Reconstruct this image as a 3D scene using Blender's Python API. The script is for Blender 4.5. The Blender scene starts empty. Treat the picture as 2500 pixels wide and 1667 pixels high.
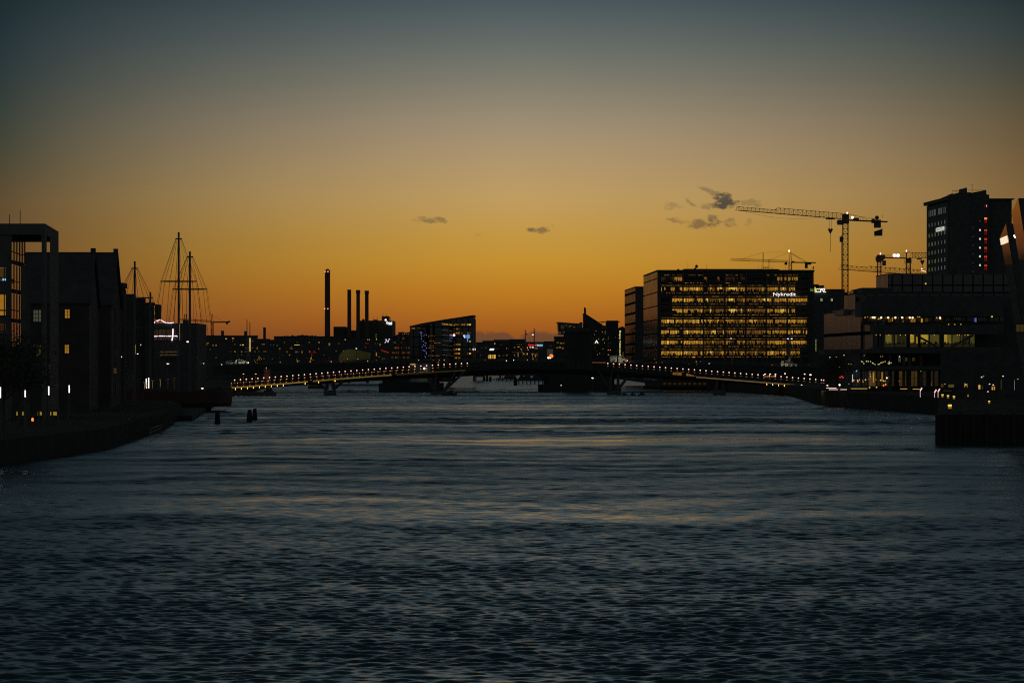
import bpy, math, random
import numpy as np
from mathutils import Vector, Matrix
R = math.radians
random.seed(7)
# ------------------------------------------------------------------ camera
F = 7292.0      # focal length in photograph pixels (2500 wide)
HY = 891.0      # row of the horizon in the photograph
CH = 8.0        # camera height over the water
scene = bpy.context.scene
COL = scene.collection
cam_d = bpy.data.cameras.new('camera'); cam = bpy.data.objects.new('camera', cam_d); COL.objects.link(cam)
cam.location = (0, 0, CH); cam.rotation_euler = (R(90), 0, 0)
cam_d.sensor_width = 36; cam_d.lens = F/2500*36; cam_d.shift_y = (HY-833.5)/2500
cam_d.clip_start = 1; cam_d.clip_end = 20000
scene.camera = cam
vs = scene.view_settings
vs.view_transform = 'Standard'; vs.look = 'None'; vs.gamma = 1; vs.exposure = 0; vs.use_curve_mapping = False
scene.render.engine = 'CYCLES'
scene.cycles.use_denoising = False
scene.cycles.max_bounces = 6; scene.cycles.diffuse_bounces = 2; scene.cycles.glossy_bounces = 3
scene.cycles.transparent_max_bounces = 12
scene.cycles.sample_clamp_indirect = .6; scene.cycles.sample_clamp_direct = 8.
scene.cycles.filter_width = 1.1

def lin(c):
    return tuple(((v/255)/12.92 if v/255 <= .04045 else ((v/255+.055)/1.055)**2.4) for v in c)

# ------------------------------------------------------------------ world: dusk sky after sunset
world = bpy.data.worlds.new("World"); scene.world = world; world.use_nodes = True
nt = world.node_tree; nt.nodes.clear()
N = nt.nodes.new; L = nt.links.new
def mth(op, a, b=None, clamp=False, tree=None):
    t = tree or nt
    n = t.nodes.new('ShaderNodeMath'); n.operation = op; n.use_clamp = clamp
    for i, v in enumerate((a, b)):
        if v is None: continue
        if isinstance(v, (int, float)): n.inputs[i].default_value = v
        else: t.links.new(v, n.inputs[i])
    return n.outputs[0]
tc = N('ShaderNodeTexCoord'); sep = N('ShaderNodeSeparateXYZ'); L(tc.outputs['Generated'], sep.inputs[0])
sx, sy, sz = sep.outputs
elev = mth('ARCSINE', sz)
azim = mth('ARCTAN2', sx, sy)
AZM = math.atan(1250/F)
def ramp(stops, fac):
    r = N('ShaderNodeValToRGB'); r.color_ramp.interpolation = 'LINEAR'
    e = r.color_ramp.elements
    while len(e) > 1: e.remove(e[-1])
    for i, (p, c) in enumerate(stops):
        el = e[0] if i == 0 else e.new(p)
        el.position = p; el.color = (*c, 1)
    L(fac, r.inputs[0]); return r.outputs[0]
def pos(y): return math.sqrt(max(0.0, math.atan((HY-y)/F))/(math.pi/2))
up = mth('SQRT', mth('DIVIDE', mth('MAXIMUM', elev, 0.0), math.pi/2))
def col_ramp(rows, high):
    st = [(0.0, lin(rows[0][1]))]
    for y, c in rows[1:]: st.append((pos(y), lin(c)))
    for deg, c in high: st.append((math.sqrt(deg/90), c))
    return ramp(st, up)
HI = [(9, (.098, .150, .178)), (13, (.100, .160, .194)), (17, (.050, .086, .105)), (23, (.014, .029, .038)), (45, (.007, .016, .023)), (90, (.004, .009, .013))]  # unseen band above the frame, brightened to lift the water's reflection
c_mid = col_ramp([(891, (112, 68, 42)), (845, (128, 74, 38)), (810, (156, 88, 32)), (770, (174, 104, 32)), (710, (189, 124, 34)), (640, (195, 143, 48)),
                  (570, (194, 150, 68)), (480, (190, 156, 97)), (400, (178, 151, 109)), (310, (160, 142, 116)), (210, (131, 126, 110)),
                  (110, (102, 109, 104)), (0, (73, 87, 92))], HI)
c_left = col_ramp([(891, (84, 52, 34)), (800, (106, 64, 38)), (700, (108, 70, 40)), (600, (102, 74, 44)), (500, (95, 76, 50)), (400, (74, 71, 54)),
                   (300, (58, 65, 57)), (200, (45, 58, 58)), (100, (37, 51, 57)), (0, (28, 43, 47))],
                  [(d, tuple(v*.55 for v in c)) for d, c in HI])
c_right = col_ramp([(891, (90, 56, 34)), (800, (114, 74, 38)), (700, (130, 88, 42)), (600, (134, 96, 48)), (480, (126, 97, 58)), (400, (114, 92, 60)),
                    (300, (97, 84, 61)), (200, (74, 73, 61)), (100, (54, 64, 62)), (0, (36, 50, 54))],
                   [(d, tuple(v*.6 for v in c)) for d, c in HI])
def mix(f, a, b):
    m = N('ShaderNodeMix'); m.data_type = 'RGBA'; m.clamp_factor = True
    for s, v in ((m.inputs[0], f), (m.inputs[6], a), (m.inputs[7], b)):
        if isinstance(v, (int, float)): s.default_value = v
        elif isinstance(v, tuple): s.default_value = (*v, 1)
        else: L(v, s)
    return m.outputs[2]
aR = mth('POWER', mth('DIVIDE', mth('MAXIMUM', azim, 0.0), AZM, True), 1.7, True)
aL = mth('POWER', mth('DIVIDE', mth('MAXIMUM', mth('MULTIPLY', azim, -1.0), 0.0), AZM, True), 1.35, True)
sky = mix(aL, mix(aR, c_mid, c_right), c_left)
# away from the glow the sky turns even grey-blue, raised to lighten dark walls
away = mth('DIVIDE', mth('SUBTRACT', mth('ABSOLUTE', azim), AZM), R(60), True)
away = mth('POWER', away, .7)
c_east = ramp([(0, (.108, .114, .112)), (math.sqrt(10/90), (.096, .108, .110)), (math.sqrt(30/90), (.058, .072, .078)), (1, (.009, .014, .018))], up)
sky = mix(away, sky, c_east)
# small clouds, placed by direction
py_ = mth('MAXIMUM', sy, 0.02)
uu = mth('MULTIPLY', mth('DIVIDE', sx, py_), F); vv = mth('MULTIPLY', mth('DIVIDE', sz, py_), F)
cmb = N('ShaderNodeCombineXYZ'); L(uu, cmb.inputs[0]); L(vv, cmb.inputs[1])
def noise(scale, detail, vec, rough=.55, tree=None):
    t = tree or nt
    n = t.nodes.new('ShaderNodeTexNoise'); n.inputs['Scale'].default_value = scale
    n.inputs['Detail'].default_value = detail; n.inputs['Roughness'].default_value = rough
    t.links.new(vec, n.inputs['Vector']); return n
mp = N('ShaderNodeMapping'); mp.inputs['Scale'].default_value = (1, 1.7, 1); L(cmb.outputs[0], mp.inputs[0])
n1 = noise(.045, 5, mp.outputs[0], .62).outputs['Fac']
wob = noise(.02, 3, mp.outputs[0]).outputs['Color']
ws = N('ShaderNodeSeparateXYZ'); L(wob, ws.inputs[0])
uw = mth('ADD', uu, mth('MULTIPLY', mth('SUBTRACT', ws.outputs[0], .5), 40))
vw = mth('ADD', vv, mth('MULTIPLY', mth('SUBTRACT', ws.outputs[1], .5), 24))
def cloud(px, py, rx, ry, rot=0, k=1.5, hard=1.6):
    cx, cy = px-1250, HY-py
    du = mth('SUBTRACT', uw, cx); dv = mth('SUBTRACT', vw, cy)
    c, s = math.cos(R(rot)), math.sin(R(rot))
    a = mth('ADD', mth('MULTIPLY', du, c/rx), mth('MULTIPLY', dv, s/rx))
    b = mth('ADD', mth('MULTIPLY', du, -s/ry), mth('MULTIPLY', dv, c/ry))
    r2 = mth('ADD', mth('MULTIPLY', a, a), mth('MULTIPLY', b, b))
    d = mth('SUBTRACT', 1.0, r2)
    d = mth('ADD', d, mth('MULTIPLY', mth('SUBTRACT', n1, .52), k*2.6))
    return mth('MULTIPLY', d, hard, True)
dark = [(1762, 490, 27, 17, 25, .95), (1776, 498, 32, 8, 0, .8), (1737, 468, 34, 6, -18, .45), (1740, 501, 30, 7, 0, .4), (1838, 497, 28, 9, 0, .35),
        (1640, 504, 24, 7, 0, .28), (1690, 497, 24, 5, -35, .38), (1650, 540, 24, 6, -8, .42), (1716, 545, 40, 9, 4, .62), (1738, 538, 12, 13, 0, .5),
        (1778, 546, 22, 8, 0, .45), (1828, 540, 13, 7, 0, .22), (1056, 536, 34, 7, -6, .5), (1020, 541, 20, 4, 0, .15), (1316, 562, 36, 8, 2, .6), (1300, 563, 14, 8, 0, .35), (1166, 571, 13, 4, 0, .15)]
for px, py, rx, ry, rot, op in dark:
    m = mth('MULTIPLY', cloud(px, py, rx*1.12, ry*1.3, rot, 1.5, 1.3), op)
    sky = mix(m, sky, lin((84, 75, 62)))
bank = None
for px, py, rx, ry in [(1172, 834, 34, 29), (1214, 836, 48, 30), (1262, 846, 50, 20), (1312, 836, 54, 33), (1362, 840, 42, 28), (1236, 846, 120, 16), (1420, 850, 60, 16), (1120, 850, 50, 14)]:
    c = cloud(px, py, rx, ry, 0, .35, 2.6)
    bank = c if bank is None else mth('MAXIMUM', bank, c)
sky = mix(mth('MULTIPLY', bank, .62), sky, lin((78, 62, 52)))
grain = mth('ADD', mth('MULTIPLY', noise(.004, 3, cmb.outputs[0]).outputs['Fac'], .06), .97)
hs = N('ShaderNodeVectorMath'); hs.operation = 'SCALE'; L(sky, hs.inputs[0]); L(grain, hs.inputs['Scale'])
bg = N('ShaderNodeBackground'); L(hs.outputs[0], bg.inputs[0]); bg.inputs[1].default_value = 1.0
wo = N('ShaderNodeOutputWorld'); L(bg.outputs[0], wo.inputs[0])

# ------------------------------------------------------------------ materials
MATS = {}
def M(name, color=(.1, .1, .1), rough=.7, metal=0., spec=.5, var=.25, scale=.8, bump=0.):
    if name in MATS: return MATS[name]
    m = bpy.data.materials.new(name); m.use_nodes = True; t = m.node_tree
    b = t.nodes['Principled BSDF']
    b.inputs['Roughness'].default_value = rough; b.inputs['Metallic'].default_value = metal
    b.inputs['Specular IOR Level'].default_value = spec
    g = t.nodes.new('ShaderNodeNewGeometry')
    n = noise(scale, 5, g.outputs['Position'], .6, t)
    r = t.nodes.new('ShaderNodeValToRGB')
    r.color_ramp.elements[0].position = .3; r.color_ramp.elements[1].position = .7
    r.color_ramp.elements[0].color = (*[c*(1-var) for c in color], 1)
    r.color_ramp.elements[1].color = (*[min(1, c*(1+var)) for c in color], 1)
    t.links.new(n.outputs['Fac'], r.inputs[0]); t.links.new(r.outputs[0], b.inputs['Base Color'])
    if bump:
        bp = t.nodes.new('ShaderNodeBump'); bp.inputs['Strength'].default_value = bump; bp.inputs['Distance'].default_value = .05
        t.links.new(n.outputs['Fac'], bp.inputs['Height']); t.links.new(bp.outputs[0], b.inputs['Normal'])
    MATS[name] = m; return m
def E(name, rgb, s=1.0, sample=False, var=0., scale=1.5):
    """something that gives off light"""
    if name in MATS: return MATS[name]
    m = bpy.data.materials.new(name); m.use_nodes = True; t = m.node_tree; t.nodes.clear()
    e = t.nodes.new('ShaderNodeEmission'); e.inputs[0].default_value = (*lin(rgb), 1); e.inputs[1].default_value = s
    if var:
        g = t.nodes.new('ShaderNodeNewGeometry'); n = noise(scale, 4, g.outputs['Position'], .7, t)
        k = mth('MULTIPLY', mth('ADD', mth('MULTIPLY', mth('SUBTRACT', n.outputs['Fac'], .5, tree=t), var*4, tree=t), 1.0, tree=t), s, tree=t)
        k = mth('MAXIMUM', k, .05*s, tree=t); t.links.new(k, e.inputs[1])
    o = t.nodes.new('ShaderNodeOutputMaterial'); t.links.new(e.outputs[0], o.inputs[0])
    m.cycles.emission_sampling = 'FRONT' if sample else 'NONE'
    MATS[name] = m; return m
conc = M('concrete', (.10, .097, .09), .85, spec=.2); dkconc = M('dark_concrete', (.04, .04, .04), .85, spec=.2); stone = M('quay_stone', (.05, .05, .045), 1., spec=.05, scale=.5)
brick = M('brick', (.062, .055, .052), .9, spec=.2, scale=.4); roof = M('roof_tile', (.06, .06, .06), .9, spec=.1, scale=.5)
black = M('dark_cladding', (.064, .068, .068), .75, spec=.2); steel = M('dark_steel', (.06, .06, .065), .5, spec=.5)
cranem = M('crane_steel', (.10, .055, .03), .6); pole = M('pole_steel', (.09, .085, .08), .5)
asphalt = M('asphalt', (.05, .05, .05), .95, spec=.1, scale=.3); wood = M('wet_wood', (.032, .03, .027), .8, spec=.2)
bark = M('bark', (.06, .05, .04), .9); leaf = M('leaf', (.06, .07, .025), .8, var=.5, scale=1.2); leafd = M('leaf_dark', (.035, .05, .025), .8, var=.5, scale=1.2)
redp = M('red_paint', (.07, .034, .028), .6, spec=.2); tyre = M('tyre', (.02, .02, .02), .9); carw = M('white_car_paint', (.75, .75, .70), .25, var=.03)
card = M('dark_car_paint', (.05, .05, .055), .25, var=.03); orangep = M('orange_panel', (.45, .12, .05), .6)
cloth = M('dark_cloth', (.03, .03, .035), .9); skin = M('skin', (.4, .25, .18), .6)
glassd = M('dark_glass', (.015, .018, .02), .09, spec=.8, var=.1)
pane_mirror = M('polished_stone', (.02, .02, .02), .10, spec=.35, var=.3)
def facade_glass(name, sx_, sz_, tint=(.05, .045, .04), rough=.16, line=.08, metal=.0):
    """reflecting glazed skin with dark vertical and horizontal joints"""
    m = bpy.data.materials.new(name); m.use_nodes = True; t = m.node_tree; b = t.nodes['Principled BSDF']
    b.inputs['Roughness'].default_value = rough; b.inputs['Metallic'].default_value = metal
    g = t.nodes.new('ShaderNodeNewGeometry'); s = t.nodes.new('ShaderNodeSeparateXYZ'); t.links.new(g.outputs['Position'], s.inputs[0])
    h = mth('ADD', s.outputs[0], s.outputs[1], tree=t)
    def ln(v, per, w):
        f = mth('FRACT', mth('DIVIDE', v, per, tree=t), tree=t)
        return mth('LESS_THAN', f, w, tree=t)
    a = mth('MAXIMUM', ln(h, sx_, line*1.6), ln(s.outputs[2], sz_, line), tree=t)
    cell = t.nodes.new('ShaderNodeTexNoise'); cell.inputs['Scale'].default_value = .35; cell.inputs['Detail'].default_value = 3
    mp_ = t.nodes.new('ShaderNodeMapping'); mp_.inputs['Scale'].default_value = (1, 1, .35)
    t.links.new(g.outputs['Position'], mp_.inputs[0]); t.links.new(mp_.outputs[0], cell.inputs[0])
    mx = t.nodes.new('ShaderNodeMix'); mx.data_type = 'RGBA'; t.links.new(a, mx.inputs[0])
    mx.inputs[6].default_value = (*tint, 1); mx.inputs[7].default_value = (.01, .01, .01, 1); t.links.new(mx.outputs[2], b.inputs['Base Color'])
    ro = mth('ADD', mth('MULTIPLY', a, .5, tree=t), mth('ADD', rough*.5, mth('MULTIPLY', cell.outputs['Fac'], rough, tree=t), tree=t), tree=t)
    t.links.new(ro, b.inputs['Roughness'])
    sp = mth('SUBTRACT', .6, mth('MULTIPLY', a, .6, tree=t), tree=t); t.links.new(sp, b.inputs['Specular IOR Level'])
    bp = t.nodes.new('ShaderNodeBump'); bp.inputs['Strength'].default_value = .12; bp.inputs['Distance'].default_value = .05
    t.links.new(cell.outputs['Fac'], bp.inputs['Height']); t.links.new(bp.outputs[0], b.inputs['Normal'])
    MATS[name] = m; return m
gl_office = facade_glass('office_side_glass', 2.7, 4.6, (.12, .08, .055), .2)
gl_tan = facade_glass('translucent_fin_glass', 1.5, 14., (.15, .125, .09), .26, .05)
gl_dark = facade_glass('dark_curtain_wall', 2.2, 3.6, (.02, .022, .025), .14)
W = [E('lit_%d' % i, c, s, var=.22) for i, (c, s) in enumerate([((224, 160, 56), .60), ((216, 152, 52), .42), ((206, 138, 56), .27), ((196, 144, 52), .15), ((234, 190, 84), .85), ((176, 116, 80), .06)])]
dimgreen = E('dim_window', (120, 124, 100), .28, var=.2); dimwarm = E('dim_warm_window', (120, 96, 50), .22, var=.3)
strip = E('ceiling_strip', (222, 170, 70), .8, var=.4, scale=.9)
white = E('white_light', (255, 244, 236), 2.2); white_l = E('white_lamp', (255, 230, 215), 2.8, True); warm_l = E('warm_lamp', (255, 190, 90), 4., True)
yel = E('yellow_light', (240, 200, 90), 1.2, var=.3); signw = E('sign_white', (255, 250, 245), 1.15); signg = E('sign_green', (150, 180, 60), .5)
signy = E('sign_yellow', (240, 236, 140), 1.); signr = E('sign_red', (235, 70, 50), .9); signb = E('sign_blue', (150, 215, 255), 1.); redl = E('red_light', (255, 70, 45), .6)
redd = E('red_dim', (190, 30, 30), .3); orl = E('orange_light', (255, 130, 60), 1.5); bluel = E('blue_light', (120, 130, 220), .6); cyan = E('cyan_light', (150, 230, 240), .9)
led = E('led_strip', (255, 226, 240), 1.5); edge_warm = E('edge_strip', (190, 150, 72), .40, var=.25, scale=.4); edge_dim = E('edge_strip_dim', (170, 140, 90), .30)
canopy_glow = E('lit_membrane', (118, 116, 66), .11, var=.5, scale=.07); lit_streak = E('uplight', (170, 150, 90), .45)  # lamplight on canopy and poles, put in as emission

# ------------------------------------------------------------------ mesh helpers
def X(px, d): return (px-1250)*d/F
def Z(py, d): return CH+(HY-py)*d/F
def P(px, py, d): return Vector((X(px, d), d, Z(py, d)))
class MB:
    def __init__(s): s.v = []; s.f = []; s.m = []
    def quad(s, a, b, c, d, m=0):
        i = len(s.v); s.v += [tuple(a), tuple(b), tuple(c), tuple(d)]; s.f.append((i, i+1, i+2, i+3)); s.m.append(m)
    def box(s, x0, x1, y0, y1, z0, z1, m=0):
        return s.prism([(x0, y0), (x1, y0), (x1, y1), (x0, y1)], z0, z1, m)
    def prism(s, poly, z0, z1, m=0):
        """footprint polygon, z0/z1 a number or one per corner"""
        n = len(poly); a = [z0]*n if not hasattr(z0, '__len__') else z0; b = [z1]*n if not hasattr(z1, '__len__') else z1
        ar = sum(poly[i][0]*poly[(i+1) % n][1]-poly[(i+1) % n][0]*poly[i][1] for i in range(n))
        if ar < 0: poly = poly[::-1]; a = list(a)[::-1]; b = list(b)[::-1]
        i = len(s.v)
        s.v += [(p[0], p[1], a[k]) for k, p in enumerate(poly)] + [(p[0], p[1], b[k]) for k, p in enumerate(poly)]
        s.f.append(tuple(i+k for k in range(n))[::-1]); s.m.append(m)
        s.f.append(tuple(i+n+k for k in range(n))); s.m.append(m)
        for k in range(n):
            j = (k+1) % n; s.f.append((i+k, i+j, i+n+j, i+n+k)); s.m.append(m)
        return s
    def slab(s, pts, dy, m=0):
        """outline in x,z (a list of Vectors at one distance) thickened by dy away from the camera"""
        n = len(pts); i = len(s.v)
        s.v += [tuple(p) for p in pts] + [(p[0], p[1]+dy, p[2]) for p in pts]
        s.f.append(tuple(i+k for k in range(n))); s.m.append(m); s.f.append(tuple(i+n+k for k in range(n))[::-1]); s.m.append(m)
        for k in range(n):
            j = (k+1) % n; s.f.append((i+j, i+k, i+n+k, i+n+j)); s.m.append(m)
        return s
    def bar(s, p, q, r, m=0, r2=None, n=4):
        p = Vector(p); q = Vector(q); r2 = r if r2 is None else r2
        d = (q-p)
        if d.length < 1e-6: return s
        d.normalize(); u = d.cross(Vector((0, 0, 1)) if abs(d.z) < .95 else Vector((1, 0, 0))).normalized(); w = d.cross(u)
        i = len(s.v)
        for c, rr in ((p, r), (q, r2)):
            for k in range(n):
                a = 2*math.pi*(k+.5)/n; s.v.append(tuple(c+u*(math.cos(a)*rr)+w*(math.sin(a)*rr)))
        for k in range(n):
            j = (k+1) % n; s.f.append((i+k, i+j, i+n+j, i+n+k)); s.m.append(m)
        s.f.append(tuple(i+k for k in range(n))[::-1]); s.m.append(m); s.f.append(tuple(i+n+k for k in range(n))); s.m.append(m)
        return s
    def cyl(s, x, y, z0, z1, r, m=0, r2=None, n=16): return s.bar((x, y, z0), (x, y, z1), r, m, r2, n)
    def ball(s, c, r, m=0, n=8, sq=1.):
        i = len(s.v); rings = max(3, n//2)
        for a in range(rings+1):
            t = math.pi*a/rings
            for k in range(n):
                ph = 2*math.pi*k/n; s.v.append((c[0]+r*math.sin(t)*math.cos(ph), c[1]+r*math.sin(t)*math.sin(ph), c[2]+r*sq*math.cos(t)))
        for a in range(rings):
            for k in range(n):
                j = (k+1) % n; s.f.append((i+a*n+k, i+(a+1)*n+k, i+(a+1)*n+j, i+a*n+j)); s.m.append(m)
        return s
    def build(s, name, mats, parent=None, origin=None):
        if not hasattr(mats, '__len__'): mats = [mats]
        if parent is not None:
            w = Vector((0, 0, 0)); p = parent
            while p is not None: w = w+p.location; p = p.parent
            org = w
        elif origin is not None: org = Vector(origin)
        else:
            a = np.array(s.v); org = Vector((a[:, 0].mean(), a[:, 1].mean(), a[:, 2].min()))
        me = bpy.data.meshes.new(name)
        me.from_pydata([(v[0]-org.x, v[1]-org.y, v[2]-org.z) for v in s.v], [], s.f)
        for mm in mats: me.materials.append(mm)
        me.polygons.foreach_set('material_index', s.m); me.update()
        o = bpy.data.objects.new(name, me); COL.objects.link(o)
        if parent is not None: o.parent = parent
        else: o.location = org
        return o
def tag(o, label=None, cat=None, group=None, kind=None):
    if label: o['label'] = label
    if cat: o['category'] = cat
    if group: o['group'] = group
    if kind: o['kind'] = kind
    return o
def thing(name, loc, label, cat, group=None):
    o = bpy.data.objects.new(name, None); o.empty_display_size = 1; COL.objects.link(o); o.location = loc
    return tag(o, label, cat, group)
def struct(name, mb, mat): return tag(mb.build(name, mat), kind='structure')
def text(name, body, mat, parent, px0, px1, py0, py1, d, vert=False, bold=.02, thick=.12, slope=None):
    cu = bpy.data.curves.new('t', 'FONT'); cu.body = body; cu.offset = bold; cu.extrude = .0
    cu.align_x = 'LEFT'; to = bpy.data.objects.new('t', cu); COL.objects.link(to)
    dg = bpy.context.evaluated_depsgraph_get(); me0 = bpy.data.meshes.new_from_object(to.evaluated_get(dg))
    bpy.data.objects.remove(to)
    vs_ = [(-v.co.y, v.co.x) if vert == 'up' else ((v.co.y, -v.co.x) if vert else (v.co.x, v.co.y)) for v in me0.vertices]
    xs = [v[0] for v in vs_]; ys = [v[1] for v in vs_]
    x0, x1, y0, y1 = min(xs), max(xs), min(ys), max(ys)
    mb = MB(); A = X(px0, d); B = X(px1, d); zt = Z(py0, d); zb = Z(py1, d)
    pts = []
    for v in vs_:
        fx = (v[0]-x0)/(x1-x0)
        pts.append((A+(B-A)*fx, d, zb+(zt-zb)*(v[1]-y0)/(y1-y0)+(slope or 0)*fx))
    mb.v = pts; mb.f = [tuple(p.vertices) for p in me0.polygons]; mb.m = [0]*len(mb.f)
    nb = len(mb.v)
    edges = {}
    for f in list(mb.f):
        for k in range(len(f)):
            e = (f[k], f[(k+1) % len(f)]); edges[e] = 1
    mb.v += [(p[0], p[1]+thick, p[2]) for p in pts]
    for (a, b) in list(edges):
        if (b, a) not in edges: mb.f.append((a, b, b+nb, a+nb)); mb.m.append(0)
    bpy.data.meshes.remove(me0)
    return mb.build(name, mat, parent)
def ordinal(n):
    return '%d%s' % (n, 'th' if 10 <= n % 100 <= 20 else {1: 'st', 2: 'nd', 3: 'rd'}.get(n % 10, 'th'))
def window(root, px, py, w, h, d, mat, nx=1, ny=1, name='window', dy=.12):
    """a framed pane on a wall that faces the camera; d is the wall's distance"""
    mb = MB(); x0, x1, z0, z1 = X(px-w/2, d), X(px+w/2, d), Z(py+h/2, d), Z(py-h/2, d)
    fr = min(.12, (x1-x0)*.1)
    for i in range(nx):
        for j in range(ny):
            a0 = x0+(x1-x0)*i/nx+fr*.5; a1 = x0+(x1-x0)*(i+1)/nx-fr*.5
            b0 = z0+(z1-z0)*j/ny+fr*.5; b1 = z0+(z1-z0)*(j+1)/ny-fr*.5
            mb.quad((a0, d-dy*.5, b0), (a1, d-dy*.5, b0), (a1, d-dy*.5, b1), (a0, d-dy*.5, b1), 0)
    mb.box(x0-fr, x1+fr, d-dy, d, z0-fr, z0, 1); mb.box(x0-fr, x1+fr, d-dy, d, z1, z1+fr, 1)
    mb.box(x0-fr, x0, d-dy, d, z0, z1, 1); mb.box(x1, x1+fr, d-dy, d, z0, z1, 1)
    return mb.build(name, [mat, black], root)
exec_later = []
# ------------------------------------------------------------------ water
def make_water():
    m = bpy.data.materials.new('harbour_water'); m.use_nodes = True; t = m.node_tree; b = t.nodes['Principled BSDF']
    b.inputs['Base Color'].default_value = (.018, .048, .058, 1); b.inputs['IOR'].default_value = 1.34
    def att(n):
        a = t.nodes.new('ShaderNodeAttribute'); a.attribute_name = n; return a.outputs['Fac']
    ro = mth('MULTIPLY', att('lane'), mth('ADD', .19, mth('MULTIPLY', att('fine'), .10, tree=t), tree=t), tree=t); t.links.new(ro, b.inputs['Roughness'])
    # beyond the modelled waves the chop is carried by the normal
    g = t.nodes.new('ShaderNodeNewGeometry'); n = noise(.8, 4, g.outputs['Position'], .6, t)
    s_ = t.nodes.new('ShaderNodeVectorMath'); s_.operation = 'SUBTRACT'; t.links.new(n.outputs['Color'], s_.inputs[0]); s_.inputs[1].default_value = (.5, .5, .5)
    m_ = t.nodes.new('ShaderNodeVectorMath'); m_.operation = 'MULTIPLY'; t.links.new(s_.outputs[0], m_.inputs[0]); m_.inputs[1].default_value = (.9, 1.1, 0)
    k_ = t.nodes.new('ShaderNodeVectorMath'); k_.operation = 'SCALE'; t.links.new(m_.outputs[0], k_.inputs[0]); t.links.new(att('flat'), k_.inputs['Scale'])
    a_ = t.nodes.new('ShaderNodeVectorMath'); a_.operation = 'ADD'; t.links.new(k_.outputs[0], a_.inputs[0]); t.links.new(g.outputs['Normal'], a_.inputs[1])
    f_ = t.nodes.new('ShaderNodeVectorMath'); f_.operation = 'NORMALIZE'; t.links.new(a_.outputs[0], f_.inputs[0]); t.links.new(f_.outputs[0], b.inputs['Normal'])
    return m
def water_mesh(mat):
    rng = np.random.RandomState(5); ds = [60.]
    while ds[-1] < 1000: ds.append(ds[-1]+min(.42, max(.085, .085*(ds[-1]/90)**1.45)))
    D = np.array(ds, np.float32); U = np.concatenate([np.linspace(-.5, -.242, 110), np.linspace(-.24, .24, 880), np.linspace(.242, .5, 110)]).astype(np.float32)
    Yg = np.repeat(D[:, None], len(U), 1); Xg = D[:, None]*U[None, :]; dy = np.clip(.085*(D/90)**1.45, .085, .42)[:, None]
    Zg = np.zeros_like(Xg); G = np.ones_like(Xg)
    Xw = Xg+6*np.sin(Yg*.11+.7)+3*np.sin(Yg*.31+Xg*.2); Yw = Yg+4*np.sin(Xg*.13+1.)+2.2*np.sin(Xg*.37+Yg*.15)
    for k in range(16):
        lam = np.exp(rng.uniform(np.log(9), np.log(120))); th = rng.normal(0, .5)+math.pi/2
        G += WPATCH*np.sin((Xw*math.cos(th)*.5+Yw*math.sin(th))*(2*math.pi/lam)+rng.uniform(0, 6.28))
    # calm slicks and ruffled patches where the wind does and does not reach
    for cx, cy, rx, ry, amp in ((14, 322, 32, 14, -.5), (-18, 345, 40, 7, -.25), (2, 570, 34, 26, -.45), (-30, 700, 30, 30, -.25), (5, 168, 22, 13, -.22), (-14, 150, 12, 6, -.2), (38, 262, 20, 12, -.2),
                                 (0, 92, 60, 18, .22), (-22, 210, 30, 18, .15), (10, 430, 60, 22, .2), (20, 245, 30, 12, .12)):
        G += amp*np.exp(-((Xw-cx)/rx)**2-((Yw-cy)/ry)**2)
    for cy, sl_, w in ((352, .10, 2.2), (250, -.12, 1.6), (470, .08, 3.)):     # old boat wakes: thin ruffled lines
        G += .35*np.exp(-((Yg-cy-sl_*Xg)/w)**2)
    G = np.clip(G, .34, 1.6)
    lost = np.zeros_like(dy)
    n = 96; ss = WSLOPE*math.sqrt(2./n)
    for k in range(n):
        lam = np.exp(rng.uniform(np.log(.2), np.log(1.25))); th = rng.normal(0, .5)+math.pi/2+.12; kk = 2*math.pi/lam
        fac = np.clip((lam/dy-2.2)/2.5, 0, 1)
        lost += (1-fac)/n
        Zg += (ss*(1.15 if lam < 1.2 else .8)/kk*fac)*np.sin(Xg*(kk*math.cos(th))+Yg*(kk*math.sin(th))+rng.uniform(0, 6.28)).astype(np.float32)
    Zg *= G
    far = np.clip((Yg-110)/230, 0, 1)**.8     # the chop grows with the open fetch
    for k in range(44):
        lam = np.exp(rng.uniform(np.log(1.2), np.log(3.6))); th = rng.normal(0, .42)+math.pi/2+.05; kk = 2*math.pi/lam
        fac = np.clip((lam/dy-2.2)/2.5, 0, 1)
        Zg += (.105*math.sqrt(2./44)/kk*fac)*(far*G*G)*np.sin(Xg*(kk*math.cos(th))+Yg*(kk*math.sin(th))+rng.uniform(0, 6.28)).astype(np.float32)
    nr, nc = Xg.shape; co = np.stack([Xg, Yg, Zg], -1).reshape(-1, 3)
    a = (np.arange(nr-1)[:, None]*nc+np.arange(nc-1)[None, :]).reshape(-1); q = np.stack([a, a+1, a+nc+1, a+nc], -1)
    base = len(co); h = [(-30, 60, 0), (30, 60, 0), (500, D[-1], 0), (-500, D[-1], 0)]; o_ = [(-3000, -200, 0), (3000, -200, 0), (3000, 9000, 0), (-3000, 9000, 0)]
    h[2] = (.5*D[-1], D[-1], 0); h[3] = (-.5*D[-1], D[-1], 0)
    co = np.concatenate([co, np.array(h+o_, np.float32)]); B_ = base
    q = np.concatenate([q, [[B_+4, B_+5, B_+1, B_], [B_+5, B_+6, B_+2, B_+1], [B_+6, B_+7, B_+3, B_+2], [B_+7, B_+4, B_, B_+3]]]).astype(np.int32)
    me = bpy.data.meshes.new('water'); me.vertices.add(len(co)); me.vertices.foreach_set('co', co.reshape(-1).astype(np.float32))
    me.loops.add(q.size); me.loops.foreach_set('vertex_index', q.reshape(-1)); me.polygons.add(len(q))
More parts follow.
